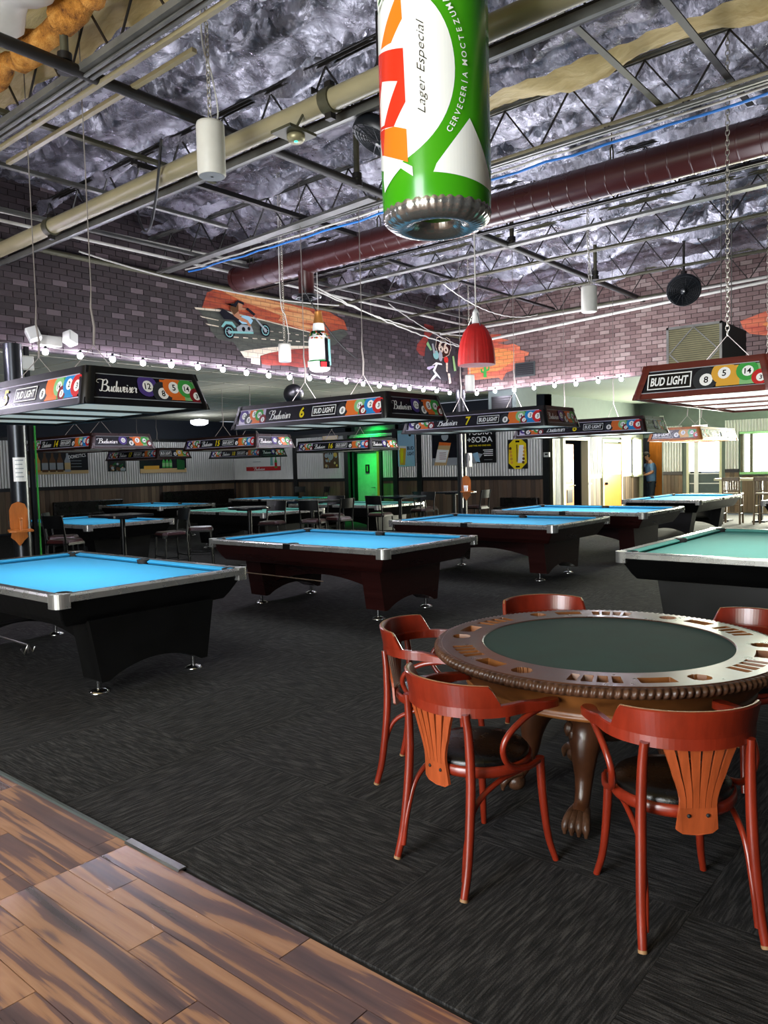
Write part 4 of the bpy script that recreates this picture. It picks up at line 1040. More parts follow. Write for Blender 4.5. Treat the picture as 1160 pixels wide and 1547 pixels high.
def sign_end(W, H, kind):
    p = Print(.0006); p.xmax = W/2-.01; x = -W/2; h = H
    p.rect(-W/2, -H/2, W/2, H/2, 'p_grey'); p.rect(-W/2+.005, -H/2+.005, W/2-.005, H/2-.005, 'p_navy')
    if kind == 'bud':
        bud(p, x+.06*W, .02*h, h*.42, .335*W); s0 = .43
        p.rect(x+.62*W, -h/2+.012, x+.84*W, h/2-.012, 'p_orange'); p.rect(x+.84*W, -h/2+.012, W/2-.012, h/2-.012, 'p_ltgreen')
        balls(p, x+s0*W, h*.95, [(.07, '12', 'p_purple', .5, .1), (.205, '8', 'p_eight', .5, -.18), (.315, '5', 'p_orange', .52, .12), (.44, '14', 'p_green', .44, .1), (.53, '3', 'p_maroon', .36, -.22)], W)
    else:
        budlight(p, x+.05*W, x+.42*W, h*.72)
        p.rect(x+.62*W, -h/2+.012, x+.8*W, h/2-.012, 'p_amber'); p.rect(x+.8*W, -h/2+.012, W/2-.012, h/2-.012, 'p_ltgreen')
        balls(p, x+.44*W, h*.95, [(.1, '8', 'p_eight', .55, -.1), (.24, '5', 'p_amber', .52, .14), (.42, '14', 'p_green', .46, .14), (.52, '3', 'p_red', .36, -.2)], W)
    return p
def table_light(label, loc, rz, number, frame='black_plastic', end='bud', other_end=None, diff='diffuser', L=2.4, W=1.04, top_z=5.37, energy=30, color=(.95, 1, .97), spread=None, uplight=0, hang=.45, chain=False):
    """loc is the centre of the underside"""
    t = thing('table_light', label, 'pool table light', loc, rz, 'advertising lights over the pool tables')
    hl, hw, H = L/2, W/2, .27
    ins = .07                                     # the sides lean in towards the top
    th = math.atan2(ins, H)
    b = MB()
    for (z0, z1, k0, k1) in ((0, .045, 0, ins*.045/H), (H-.05, H, ins*(H-.05)/H, ins)):
        V = []
        for z, k in ((z0, k0), (z1, k1)):
            V += [(-hw+k, -hl+k, z), (hw-k, -hl+k, z), (hw-k, hl-k, z), (-hw+k, hl-k, z)]
            V += [(-hw+k+.03, -hl+k+.03, z), (hw-k-.03, -hl+k+.03, z), (hw-k-.03, hl-k-.03, z), (-hw+k+.03, hl-k-.03, z)]
        F = []
        for i in range(4):
            j = (i+1) % 4
            F += [(i, j, 8+j, 8+i), (4+j, 4+i, 12+i, 12+j), (i, 4+i, 4+j, j), (8+i, 8+j, 12+j, 12+i)]
        b.add(V, F, frame)
    b.add([(-hw+ins, -hl+ins, H-.004), (hw-ins, -hl+ins, H-.004), (hw-ins, hl-ins, H-.004), (-hw+ins, hl-ins, H-.004)], [(0, 1, 2, 3)], frame)
    b.obj('frame', t)
    pw = .075
    for sx in (-1, 1):
        for sy in (-1, 1):
            c_ = MB(); rows = []
            for z, k in ((0, -.006), (.02, -.006), (H, ins-.006)):
                pts = []
                for q in range(9):
                    if q == 0: x, y = 0, pw
                    elif q == 8: x, y = pw, 0
                    else:
                        a = (q-1)*PI/12; x, y = .05-.05*math.cos(a), .05-.05*math.sin(a)
                    pts.append((sx*(hw-k-x), sy*(hl-k-y), z))
                rows.append(pts)
            c_.sheet(rows, frame)
            c_.add([rows[0][q] for q in range(9)], [tuple(range(9))], frame)
            c_.obj('corner_post', t)
    k0 = ins*.045/H; k1 = ins*(H-.05)/H
    ph = (H-.095)/math.cos(th)
    def fn(side):
        def f(u, v, d):
            z = .045+(v+ph/2)*math.cos(th); k = ins*z/H; o = -.004+d
            if side == 'W': return (-hw+k-o, -u, z)
            if side == 'E': return (hw-k+o, u, z)
            if side == 'S': return (u, -hl+k-o, z)
            return (-u, hl-k+o, z)
        return f
    sign_long(L-.17, ph*.98, number).obj('sign_panel', fn('W'), t); sign_long(L-.17, ph*.98, number).obj('sign_panel', fn('E'), t)
    sign_end(W-.14, ph*.98, end).obj('sign_panel', fn('S'), t); sign_end(W-.14, ph*.98, other_end or end).obj('sign_panel', fn('N'), t)
    n = 4
    for i in range(n):
        y0, y1 = -hl+.07+(L-.14)*i/n, -hl+.07+(L-.14)*(i+1)/n
        MB().box((0, (y0+y1)/2, .022), (W-.12, y1-y0-.05, .008), diff).obj('diffuser_panel', t)
        if i: MB().box((0, y0, .018), (W-.08, .05, .03), frame).obj('divider', t)
    # V cords to an apex, then one cord up to the roof
    up = top_z-loc[2]
    for sy in (-1, 1):
        y_ = sy*hang
        b = MB()
        pts = [(-.24, y_-sy*.0, H-.005), (-.01, y_, H+.25), (.0, y_, H+.27), (.01, y_, H+.25), (.24, y_, H-.005)]
        b.tube(pts, .0035, 'cord_tan', 5); hc = b.obj('hanging_sling', t)
        b = MB()
        if chain: chain_pts(b, (0, y_, H+.26), (0, y_, up), .0042, .05, .016)
        else: b.tube([(0, y_, H+.26), (.012, y_, H+.4), (-.01, y_, H+.55), (0, y_, H+.7), (0, y_, up)], [.009, .01, .008, .0045, .0045], 'cord_tan', 5)
        b.obj('hanging_chain' if chain else 'hanging_cord', t)
    if energy:
        d = bpy.data.lights.new('tube_lamp', 'AREA'); d.shape = 'RECTANGLE'; d.size = W-.16; d.size_y = L-.2; d.energy = energy*TUBE_E; d.color = color
        if spread: d.spread = spread
        l = bpy.data.objects.new('tube_lamp', d); COL.objects.link(l); l.parent = t; l.location = (0, 0, .012)
    if uplight:  # uplight added above the fixture to brighten roof and ceiling
        d = bpy.data.lights.new('added_uplight', 'AREA'); d.shape = 'RECTANGLE'; d.size = W-.3; d.size_y = L-.3; d.energy = uplight; d.color = (.93, .93, 1)
        l = bpy.data.objects.new('added_uplight', d); COL.objects.link(l); l.parent = t; l.location = (0, 0, H+.02); l.rotation_euler = (PI, 0, 0)
    return t
SP = R(110)
table_light('black light sign numbered 5 hanging over the leftmost pool table', (3.22, 6.08, 2.1), 0, '5', energy=62, uplight=8, spread=SP)
table_light('black light sign with a yellow 6 over the second pool table', (6.33, 6.02, 2.1), 0, '6', W=1.02, energy=55, uplight=70, spread=SP)
table_light('black light sign with a yellow 7 over the third pool table', (9.5, 6.0, 2.1), 0, '7', W=1.0, energy=50, uplight=120, spread=SP)
table_light('dark red light sign behind the one numbered 7', (12.5, 5.85, 2.06), 0, '8', 'dark_red_wood', diff='diffuser_lit', energy=55, uplight=110, spread=SP)
table_light('mahogany light sign with glowing underside at the right edge', (7.4, 1.93, 2.1), -PI/2, '4', 'mahogany', 'light', 'bud', 'diffuser_lit', L=2.7, W=1.06, energy=50, uplight=40, chain=True, hang=.65, spread=SP)
table_light('orange brown light sign in front of the exit door', (17.1, 5.57, 2.0), -PI/2, '9', 'orange_wood', 'light', 'bud', 'diffuser_lit', L=2.5, W=1.1, top_z=3.34, energy=150, uplight=20)
table_light('dark red light sign with a yellow 14 beside the left steel column', (7.35, 13.2, 2.05), 0, '14', 'dark_red_wood', top_z=3.345, W=1.25, energy=26, spread=SP, uplight=5)
table_light('dark red light sign with a yellow 15 behind the one numbered 6', (10.4, 12.7, 2.06), 0, '15', 'dark_red_wood', top_z=3.345, energy=42, spread=R(165), uplight=6)
table_light('black light sign with a yellow 16 before the green lit recess', (13.2, 12.2, 2.0), 0, '16', top_z=3.345, energy=42, spread=R(165), uplight=6)
table_light('small far light sign with a yellow 17', (11.5, 17.7, 1.97), 0, '17', 'dark_red_wood', end='light', top_z=3.345, energy=40, spread=R(165), uplight=4)
table_light('small far light sign numbered 18 under the one numbered 15', (15.1, 18.0, 2.0), 0, '18', top_z=3.345, energy=40, spread=R(165), uplight=4)

# ------------------------------------------------------------------ poker table and its chairs
PX, PY = 3.46, 1.55
pt = thing('poker_table', 'round carved wooden poker table with green felt and claw feet', 'poker table', (PX, PY, 0))
sec0 = -159
def recess(x, y):
    a = math.degrees(math.atan2(y, x)); r_ = math.hypot(x, y)
    for k in range(6):
        c = sec0+60*k
        d = (a-c+180) % 360-180
        if not -14 < d < 46: continue
        t_ = math.radians(d)*.69
        for q in (-1.5, -.5, .5, 1.5):              # four chip slots
            if abs(t_-q*.056) < .018 and abs(r_-.685) < .046: return 1
        t2 = math.radians(d-19.5)*.69
        if abs(t2) < .068 and abs(r_-.69) < .034: return 1     # tray
        t3 = math.radians(d-34.5)*.69
        if math.hypot(t3, r_-.69) < .042: return 1             # cup holder
    return 0
NA, r0_, r1_ = 900, .575, .782
NR = 34
b = MB(); P = []; dep = []
for j in range(NR+1):
    r_ = r0_+(r1_-r0_)*j/NR
    for k in range(NA):
        a = 2*PI*k/NA; x, y = r_*math.cos(a), r_*math.sin(a)
        q = recess(x, y); dep.append(q)
        P.append((x, y, .762-(.028 if q else 0)-(.004 if j in (0, NR) else 0)))
F1, F2 = [], []
for j in range(NR):
    for k in range(NA):
        f = (j*NA+k, j*NA+(k+1) % NA, (j+1)*NA+(k+1) % NA, (j+1)*NA+k)
        (F2 if sum(dep[i] for i in f) > 0 else F1).append(f)
b.v = P; i1 = b.m('poker_wood'); i2 = b.m('poker_wood_light')  # recess faces: same wood, paler because light is put into the colour
b.f = F1+F2; b.mi = [i1]*len(F1)+[i2]*len(F2); b.sm = [False]*len(b.f)
b.obj('table_rim', pt)
b = MB(); b.lathe([(.582, .75), (.582, .757)], 'felt_green', 64); b.obj('felt', pt)
b = MB(); N = 170; P = []
prof = [(.78, .757), (.80, .756), (.812, .745), (.812, .728), (.80, .715), (.775, .712)]
M = N*6
for j, (r_, z) in enumerate(prof):
    for k in range(M):
        a = 2*PI*k/M
        g = abs(math.sin(N/2*a+j*.45)) if 0 < j < 5 else .6
        P.append(((r_-.012+.016*g)*math.cos(a), (r_-.012+.016*g)*math.sin(a), z+.003*g))
F = [(j*M+k, j*M+(k+1) % M, (j+1)*M+(k+1) % M, (j+1)*M+k) for j in range(5) for k in range(M)]
b.add(P, F, 'poker_carved', True); b.obj('gadroon_edge', pt)
b = MB(); b.lathe([(.765, .715), (.745, .70), (.715, .66), (.675, .615), (.65, .60), (.665, .592), (.665, .575), (.64, .57), (.3, .57)], 'poker_wood_light', 64); b.obj('apron', pt)
b = MB(); b.lathe([(.26, .575), (.2, .54), (.16, .5), (.18, .46), (.2, .4), (.17, .34), (.12, .31), (.0, .30)], 'poker_carved', 28, mod=lambda a, j: 1+.05*math.sin(14*a)*(1 if 2 < j < 6 else 0)); b.obj('pedestal', pt)
for ang in (189, 117, 261, 45, 333):
    a = math.radians(ang)
    def pr(r_, z, s=0): return (r_*math.cos(a)-s*math.sin(a), r_*math.sin(a)+s*math.cos(a), z)
    path = bez([pr(.12, .44), pr(.22, .47), pr(.31, .42), pr(.345, .32), pr(.355, .22), pr(.385, .13), pr(.42, .085)], 5)
    n_ = len(path); rad = [.07, .072, .074, .076, .078, .08, .082, .083, .083, .082, .08, .077, .073, .069, .064, .06, .056, .052, .048, .045, .042, .04, .038, .036, .035, .034, .034, .035, .036, .038, .04]
    b = MB(); b.tube(path, [rad[min(i, len(rad)-1)] for i in range(n_)], 'poker_wood', 12)
    lg = b.obj('leg', pt)
    b = MB()
    for k in range(26):                               # carved leaf collar on the knee
        t_ = k/26; q = path[min(n_-1, int(3+t_*11))]
        s_ = random.uniform(-.07, .07); b.ell((q[0]-s_*math.sin(a)+.03*math.cos(a), q[1]+s_*math.cos(a)+.03*math.sin(a), q[2]+.045), (.02, .02, .034), 'poker_carved', 7, 5)
    b.obj('carved_leaf', lg)
    b = MB()
    b.ell(pr(.43, .045), (.05, .05, .045), 'poker_carved', 14, 8)
    for s_ in (-.036, -.012, .012, .036):
        q = [pr(.40, .10, s_*.6), pr(.45, .085, s_), pr(.485, .05, s_*1.25), pr(.492, .012, s_*1.3)]
        b.tube(bez(q, 4), [.019]*9+[.017, .014, .01, .008], 'poker_carved', 8)
    b.obj('claw_foot', lg)

def captain_chair(label, loc, rz):
    t = thing('captains_chair', label, 'chair', loc, rz, 'bentwood chairs around the poker table')
    # local +X is forward
    RD = .016
    b = MB(); b.lathe([(.19, .415), (.212, .418), (.218, .43), (.218, .452), (.21, .46), (.15, .46)], 'chair_red', 40); b.obj('seat_frame', t)
    b = MB(); b.lathe([(.205, .456), (.207, .47), (.195, .483), (.15, .49), (.0, .492)], 'vinyl_black', 40); b.obj('seat', t)
    for s in (-1, 1):
        b = MB(); p = bez([(-.275, s*.205, 0), (-.245, s*.198, .12), (-.222, s*.19, .3), (-.212, s*.186, .45), (-.215, s*.182, .6), (-.225, s*.178, .69)], 5)
        b.tube(p, [.015+.004*math.sin(PI*i/(len(p)-1)) for i in range(len(p))], 'chair_red', 10); l = b.obj('rear_leg', t)
        b = MB(); b.tube([p[0], p[0].lerp(p[1], .45)], .0162, 'chair_worn', 10); b.obj('worn_tip', l)
        b = MB(); p = bez([(.222, s*.212, 0), (.2, s*.192, .1), (.186, s*.18, .25), (.178, s*.172, .43)], 5)
        b.tube(p, [.013+.006*(i/(len(p)-1)) for i in range(len(p))], 'chair_red', 10); b.obj('front_leg', t)
        b = MB(); b.tube(bez([(-.255, s*.187, .06), (-.232, s*.18, .2), (-.18, s*.178, .33), (-.06, s*.182, .395), (.08, s*.18, .41), (.165, s*.165, .405)], 5), .011, 'chair_red', 8); b.obj('brace', t)
        b = MB(); b.tube(bez([(.10, s*.262, .672), (.0, s*.268, .655), (-.085, s*.262, .605), (-.105, s*.25, .545), (-.06, s*.237, .475), (.04, s*.228, .438), (.14, s*.2, .432)], 6), .0125, 'chair_red', 10); b.obj('arm_loop', t)
    # bow: U-shaped flat band, arms in front, raised crest behind
    def bow(u):       # u -1..1 -> plan position
        a = u*PI/2*1.18
        if abs(u) <= .62:
            th = u/.62*PI/2
            return Vector((-.03-.235*math.cos(th), .255*math.sin(th), 0))
        q = (abs(u)-.62)/.38; s = 1 if u > 0 else -1
        return Vector((-.03+.225*q, s*(.255+.018*math.sin(PI*q*.8)-.02*q), 0))
    NU = 72; rows = []
    for i in range(NU+1):
        u = -1+2*i/NU; p = bow(u); d = (bow(min(1, u+.01))-bow(max(-1, u-.01))).normalized(); nrm = Vector((d.y, -d.x, 0))
        front = max(0, (abs(u)-.66)/.34)
        wd = .013+.017*min(1, front*1.4)
        if abs(u) > .93: wd *= math.sqrt(max(.05, 1-((abs(u)-.93)/.075)**2))
        hz = .022-.008*min(1, front*1.5)
        zc = .695-.018*min(1, front)
        rows.append([tuple(p+nrm*(sx*wd)+Vector((0, 0, zc+sz*hz))) for sx, sz in ((-1, -1), (1, -1), (1, .7), (.8, 1), (-.8, 1), (-1, .7), (-1, -1))])
    b = MB(); b.sheet(rows, 'chair_red', False); b.add(rows[0][:6], [tuple(range(6))], 'chair_red'); b.add(rows[-1][:6], [tuple(range(6))[::-1]], 'chair_red'); b.obj('arm_bow', t)
    rows = []
    for i in range(45):
        u = (-1+2*i/44)*.50
        zt = .705+.088*min(1, max(0, (.50-abs(u))/.085))+.012*(1-(u/.5)**2)
        p = bow(u); d = (bow(u+.01)-bow(u-.01)).normalized(); nrm = Vector((d.y, -d.x, 0))
        if nrm.dot(Vector((p.x+.03, p.y, 0))) < 0: nrm = -nrm
        fl = .018*(zt-.7)/.1
        rows.append([tuple(p+nrm*(.011)+Vector((0, 0, .70))), tuple(p+nrm*(.011+fl)+Vector((0, 0, zt-.004))), tuple(p+nrm*(.006+fl)+Vector((0, 0, zt))), tuple(p+nrm*(-.004+fl)+Vector((0, 0, zt))), tuple(p+nrm*(-.009+fl)+Vector((0, 0, zt-.004))), tuple(p+nrm*(-.009)+Vector((0, 0, .70)))])
    b = MB(); b.sheet(rows, 'chair_red', False); b.add(rows[0], [tuple(range(6))], 'chair_red'); b.add(rows[-1], [tuple(range(6))], 'chair_red')
    cr_ = b.obj('crest_rail', t)
    b = MB()
    b.tube([Vector(r_[2])*.5+Vector(r_[3])*.5+Vector((0, 0, .0005)) for r_ in rows[3:-3]], .0052, 'chair_worn', 6, flat=.25); b.obj('worn_edge', cr_)
    # fan splat: solid foot with six fanned slats
    def splat(v, w_):  # v height 0..1, w_ lateral -1..1
        z = .385+.30*v
        hwid = .07-.008*math.sin(PI*min(1, v*1.6))+.062*max(0, (v-.3)/.7)**1.5
        return Vector((-.222-.038*v+.004*math.sin(PI*v)+.012*(w_*hwid/.1)**2, w_*hwid, z))
    b = MB()
    bot = [(-.062, .02), (-.045, .004), (0, -.006), (.045, .004), (.062, .02)]
    P0 = [splat(.0, -1), splat(-.045, -.7), splat(-.06, 0), splat(-.045, .7), splat(.0, 1), splat(.27, 1), splat(.27, 0), splat(.27, -1)]
    n_ = 8; V = [p+Vector((dx, 0, 0)) for dx in (-.006, .006) for p in P0]
    b.add(V, [tuple(range(8)), tuple(range(8, 16))]+[(i, (i+1) % 8, 8+(i+1) % 8, 8+i) for i in range(8)], 'chair_orange'); sp = b.obj('splat_foot', t)
    for k in range(6):
        w0, w1 = -1+k/3+.012, -1+(k+1)/3-.012
        rws = []
        for q in range(9):
            v = .26+.74*q/8; g = .05*min(1, max(0, (v-.26)*1.6))
            a0, a1 = splat(v, w0+g*.6), splat(v, w1-g*.6)
            rws.append([tuple(a0+Vector((-.006, 0, 0))), tuple(a1+Vector((-.006, 0, 0))), tuple(a1+Vector((.006, 0, 0))), tuple(a0+Vector((.006, 0, 0))), tuple(a0+Vector((-.006, 0, 0)))])
        b = MB(); b.sheet(rws, 'chair_orange', False); b.obj('slat', t)
    for s in (-.032, .032):
        q = splat(.17, s/.06); b = MB(); b.ell((q.x-.006, s, q.z), (.005, .007, .007), 'rubber', 10, 6); b.obj('screw', sp)
    return t
ch = captain_chair('red bentwood armchair with its back to the camera, left of the two nearest', (2.60, 1.715, 0), R(-14))
def place(label, x, y, deg): return copy_tree(ch, (x, y, 0), R(deg), label)
place('red bentwood armchair nearest the camera at lower right, fan back toward us', 2.735, .975, 41)
place('red bentwood armchair at the left rear of the poker table, seen from its side', 3.185, 2.345, -70)
place('red bentwood armchair behind the poker table with only its crest showing', 4.03, 2.14, -137)
place('red bentwood armchair at the right rear of the poker table by the black pool table', 4.16, 1.14, 157)

# ------------------------------------------------------------------ hanging inflatable can
CX, CY_, CR, CZ0 = 3.25, 2.33, .275, 2.86
can = thing('inflatable_can', 'giant inflatable green and white beer can hanging from the roof', 'inflatable can', (CX, CY_, CZ0))
b = MB()
def cr(z): return CR*(1-.035*max(0, (.12-z)/.12)**2+.0*z)
b.lathe([(cr(.02)*.985, .02), (cr(.05), .05), (CR, .15), (CR, .6), (CR, 1.3), (CR*.97, 1.36)], 'can_green', 72); b.obj('can_body', can)
b = MB()
b.lathe([(.09, .035), (.10, -.005), (.13, -.03), (.18, -.045), (.23, -.035), (.262, -.01), (.272, .02), (.268, .04)], 'foil_silver', 144, mod=lambda a, j: 1+.012*math.sin(36*a+2*math.sin(5*a))*(1 if j > 3 else .3)); b.obj('foil_base', can)
b = MB(); b.lathe([(.0, .05), (.06, .045), (.095, .03)], 'black_plastic', 40); b.obj('base_centre', can)
b = MB(); b.lathe([(.267, 1.35), (.26, 1.4), (.2, 1.42), (.1, 1.4), (.0, 1.39)], 'foil_silver', 96, mod=lambda a, j: 1+.01*math.sin(40*a)); b.obj('foil_top', can)
b = MB(); b.tube([(0, 0, 1.4), (0, 0, 2.0)], .006, 'cord_tan', 6); b.obj('hanging_cord', can)
# printed label; u runs around the can, v up, in units of the radius; u=0 faces the camera
face = math.atan2(-CY_, -CX)
def canmap(u, v, d):
    a = face+u; z = .62+v*CR*1.0
    r_ = CR+.0012+d if z > .12 else cr(z)+.0012+d
    return (r_*math.cos(a), r_*math.sin(a), z)
def cp(x, y):            # label drawing grid: 355 units = one radius, x from the can's middle line
    return (math.asin(max(-.999, min(.999, (x-415)/357))), (620-y)/357*.985)
p = Print(.0005)
EC = -.87
p.poly([(EC+1.235*math.cos(2*PI*k/60), 1.5*math.sin(2*PI*k/60)) for k in range(60)], 'can_white')
def pl(pts, m): p.poly([cp(*q) for q in pts], m)
pl([(220, 95), (228, 290), (155, 398), (84, 378), (130, 250)], 'can_orange')
pl([(60, 372), (230, 466), (238, 796), (160, 916), (76, 872), (60, 872)], 'can_red'); pl([(62, 870), (160, 916), (240, 962), (245, 1166), (84, 1045), (76, 1040)], 'can_orange')
pl([(88, 585), (190, 652), (140, 750), (96, 866), (72, 852), (68, 700)], 'can_white')
pl([(62, 872), (100, 890), (86, 1046), (76, 1040)], 'can_red')
pl([(250, 20), (205, 85), (120, 120), (225, 100), (252, 108)], 'can_white')
pl([(625, 910), (690, 1040), (740, 1180), (762, 1295), (760, 1310), (400, 1250), (420, 1200)], 'can_white')
pl([(582, 0), (610, 50), (650, 0), (650, -60), (582, -60)], 'can_white')
pl([(90, 1070), (180, 1130), (272, 1200), (276, 1260), (200, 1190), (90, 1290), (84, 1200)], 'can_white')
x_, y_ = cp(343, 605); p.text('Lager Especial', x_, y_, .17, 'can_ink', shear=.5, bold=-.012, width=1.58, rot=PI/2)
p.arc_text('CERVECERÍA', EC, 0, 1.41, 1.68, -.66, -.06, .1, 'can_white', bold=.012)
p.arc_text('MOCTEZUMA', EC, 0, 1.41, 1.68, .06, .70, .1, 'can_white', bold=.012)
x_, y_ = cp(150, 60); p.text('Espec', x_, y_+.05, .36, 'can_white', shear=.4, bold=.02, width=.9, rot=.5)
p.obj('printed_label', canmap, can, du=.06)

# ------------------------------------------------------------------ chains, speakers, lamp, bottle, fans
def pendant_speaker(label, x, y, z, top, r=.1, h=.37, wire=True):
    t = thing('pendant_speaker', label, 'speaker', (x, y, z), 0, 'white cylinder speakers hung on chains')
    b = MB(); b.lathe([(r*.93, 0), (r, .012), (r, h-.02), (r*.95, h), (0, h)], 'off_white', 40); b.obj('housing', t)
    b = MB(); b.lathe([(r*.9, -.002), (r*.86, .004), (0, .004)], 'p_grey', 32); b.lathe([(.012, -.002), (.012, .004), (0, -.003)], 'black_plastic', 12); b.obj('grille', t)
    b = MB(); chain_pts(b, (0, 0, h), (0, 0, top-z), .004 if r > .08 else .003, .045 if r > .08 else .035, .014); b.obj('chain', t)
    if wire:
        b = MB(); b.tube(bez([(.05, .0, h), (.075, .0, h+.12), (.03, 0, h+.35), (-.045, 0, h+.6), (-.03, 0, top-z)], 6), .006, 'cable_white', 6); b.obj('wire', t)
    return t
pendant_speaker('largest white cylinder speaker on a chain at the upper left', 3.57, 4.53, 3.73, 5.37)
pendant_speaker('small white cylinder speaker beside the hanging bottle', 6.66, 7.15, 2.96, 5.37, .078, .225)
pendant_speaker('white cylinder speaker hung left of the round black fan', 9.52, 4.43, 3.56, 5.37, .1, .33)
pendant_speaker('small white cylinder speaker just below the red lampshade', 11.0, 7.28, 2.86, 5.37, .078, .27, False)

lm = thing('pendant_lamp', 'red ribbed bell lampshade hanging below the duct', 'pendant lamp', (7.09, 4.6, 2.69))
b = MB(); b.lathe([(.2, 0), (.201, .04), (.19, .16), (.17, .26), (.135, .35), (.09, .42), (.04, .445)], 'red_shade', 120, mod=lambda a, j: 1+.012*(1 if math.sin(60*a) > 0 else -1)*(1 if j < 5 else 0)); b.obj('shade', lm)
b = MB(); b.lathe([(.192, .002), (.182, .16), (.16, .26), (.12, .35), (.03, .43)], 'red_shade', 48); b.obj('shade_lining', lm)
b = MB(); b.lathe([(.04, .43), (.045, .47), (.035, .52), (.035, .56), (.015, .6), (0, .6)], 'white_plastic', 20); b.obj('socket', lm)
b = MB(); b.tube([(0, 0, .59), (0, 0, 2.68)], .008, 'cable_white', 6); b.obj('cord', lm)
b = MB()
for k in range(3): a = k*2.1; b.tube([(.1*math.cos(a), .1*math.sin(a), .4), (.03*math.cos(a), .03*math.sin(a), .56)], .005, 'chrome', 5)
b.obj('shade_holder', lm)

bt = thing('inflatable_bottle', 'inflatable whisky style beer bottle with copper foil neck hung from the diffuser', 'inflatable bottle', (6.51, 6.4, 2.76))
b = MB(); b.lathe([(.0, .02), (.09, .0), (.118, .02), (.122, .06), (.122, .34), (.115, .39), (.085, .44), (.072, .47)], 'print_white', 48); b.obj('bottle_body', bt)
b = MB(); b.lathe([(.073, .465), (.068, .52), (.062, .55)], 'print_white', 36); b.obj('neck_label', bt)
b = MB(); b.lathe([(.063, .549), (.05, .62), (.042, .68), (.046, .69), (.0, .70)], 'copper_foil', 36); b.obj('foil_neck', bt)
fb = math.atan2(-6.4, -6.51)
def bmap(u, v, d):
    z = v; r_ = (.122 if z < .34 else .122-.05*(z-.34)/.13 if z < .47 else .07)+.002+d*2
    return (r_*math.cos(fb+u), r_*math.sin(fb+u), z)
p = Print(.0004)
p.rect(-1.5, .36, 1.6, .46, 'p_dkgreen')
for k in range(46): p.circ(random.uniform(-1.5, 1.5), random.uniform(.365, .45), random.uniform(.08, .2), random.choice(['p_orange', 'print_black', 'p_dkgreen', 'p_red', 'p_gold', 'p_dkgreen']), random.uniform(.008, .02), n=8, clip=(-1.5, .355, 1.6, .46))
p.rect(.5, .1, .85, .36, 'print_black'); p.rect(.85, .06, 1.2, .36, 'p_cyan'); p.rect(-1.3, .1, .5, .115, 'p_dkgreen'); p.rect(.0, .03, .95, .1, 'print_black'); p.rect(.1, .035, .6, .09, 'p_red'); p.rect(-1.2, .04, 0, .095, 'print_white'); p.rect(-.7, .04, -.55, .08, 'p_grey')
p.text('HE', -.12, .29, .035, 'p_grey', width=.45); p.rect(-.5, .25, .3, .254, 'p_grey'); p.text('x', -.55, .52, .03, 'p_grey')
p.obj('printed_label', bmap, bt, du=.12)
b = MB(); b.tube([(0, 0, .69), (0, 0, 1.14)], .004, 'cable_white', 5); b.obj('hanging_cord', bt)
droop('black_cable', 'thin dark cable hanging in front of the copper bottle neck', (6.75, 6.9, 3.88), (7.3, 6.5, 2.98), .12, .008, 'cable_black', 14)

def round_fan(label, loc, aim, r=.24, top=4.95):
    t = thing('round_fan', label, 'fan', loc)
    d = Vector(aim).normalized(); q = d.to_track_quat('Z', 'Y')
    b = MB(); b.lathe([(0, -.1), (r*.5, -.095), (r*.9, -.06), (r, -.01), (r, .03), (r*.96, .045)], 'fan_black', 40)
    o = b.obj('drum', t); o.rotation_euler = q.to_euler()
    b = MB()
    for k in range(7): b.lathe([(r*(.2+.11*k), .045), (r*(.2+.11*k)+.004, .05), (r*(.2+.11*k)+.008, .045)], 'fan_black', 40)
    for k in range(16): a = k*PI/8; b.tube([(r*.18*math.cos(a), r*.18*math.sin(a), .05), (r*.97*math.cos(a+.3), r*.97*math.sin(a+.3), .046)], .003, 'fan_black', 4)
    o = b.obj('guard', t); o.rotation_euler = q.to_euler()
    b = MB(); b.lathe([(.05, .02), (.05, .052), (0, .058)], 'fan_black', 20); b.lathe([(.014, .056), (.012, .062), (0, .063)], 'white_plastic', 10); o = b.obj('hub', t); o.rotation_euler = q.to_euler()
    b = MB()
    for k in range(4):
        a = k*PI/2; n_ = Vector((math.cos(a), math.sin(a), 0)); m_ = Vector((-math.sin(a), math.cos(a), 0))
        b.add([n_*.05-m_*.03+Vector((0, 0, .0)), n_*r*.9-m_*.08+Vector((0, 0, .02)), n_*r*.9+m_*.06+Vector((0, 0, -.01)), n_*.05+m_*.03+Vector((0, 0, .02))], [(0, 1, 2, 3)], 'fan_black')
    o = b.obj('blades', t); o.rotation_euler = q.to_euler()
    b = MB(); b.tube([(0, 0, r+.02), (0, 0, top-loc[2])], .018, 'steel_dark', 8); b.box((0, 0, r+.0), (.1, .06, .05), 'steel_dark'); b.obj('bracket', t)
    return t
round_fan('round black fan hung near the right brick wall', (11.56, 3.91, 4.08), (-.75, -.3, -.55))
round_fan('round black fan half hidden behind the inflatable can', (4.5, 3.72, 4.05), (-.3, .3, -.8), .22)
bl = thing('hanging_ball', 'shiny black ball hung under the low ceiling past the string lights', 'ball', (9.4, 9.9, 2.93))
b = MB(); b.ell((0, 0, 0), (.18, .18, .18), 'black_plastic', 28, 18); b.obj('ball_body', bl)
b = MB(); b.tube([(0, 0, .17), (0, 0, .42)], .006, 'cord_tan', 5); b.obj('hanging_cord', bl)
sm = thing('smoke_detector', 'grey smoke detector with a green light under the beige main', 'smoke detector', (3.95, 4.05, 3.98))
b = MB(); b.lathe([(.0, -.035), (.05, -.033), (.065, -.01), (.065, .015), (0, .016)], 'grille_gold', 24); b.box((0, .02, .03), (.26, .2, .02), 'steel_olive'); b.obj('detector_body', sm)
b = MB(); b.ell((-.012, -.012, -.036), (.014, .014, .006), 'led_green', 10, 6); b.obj('green_led', sm)
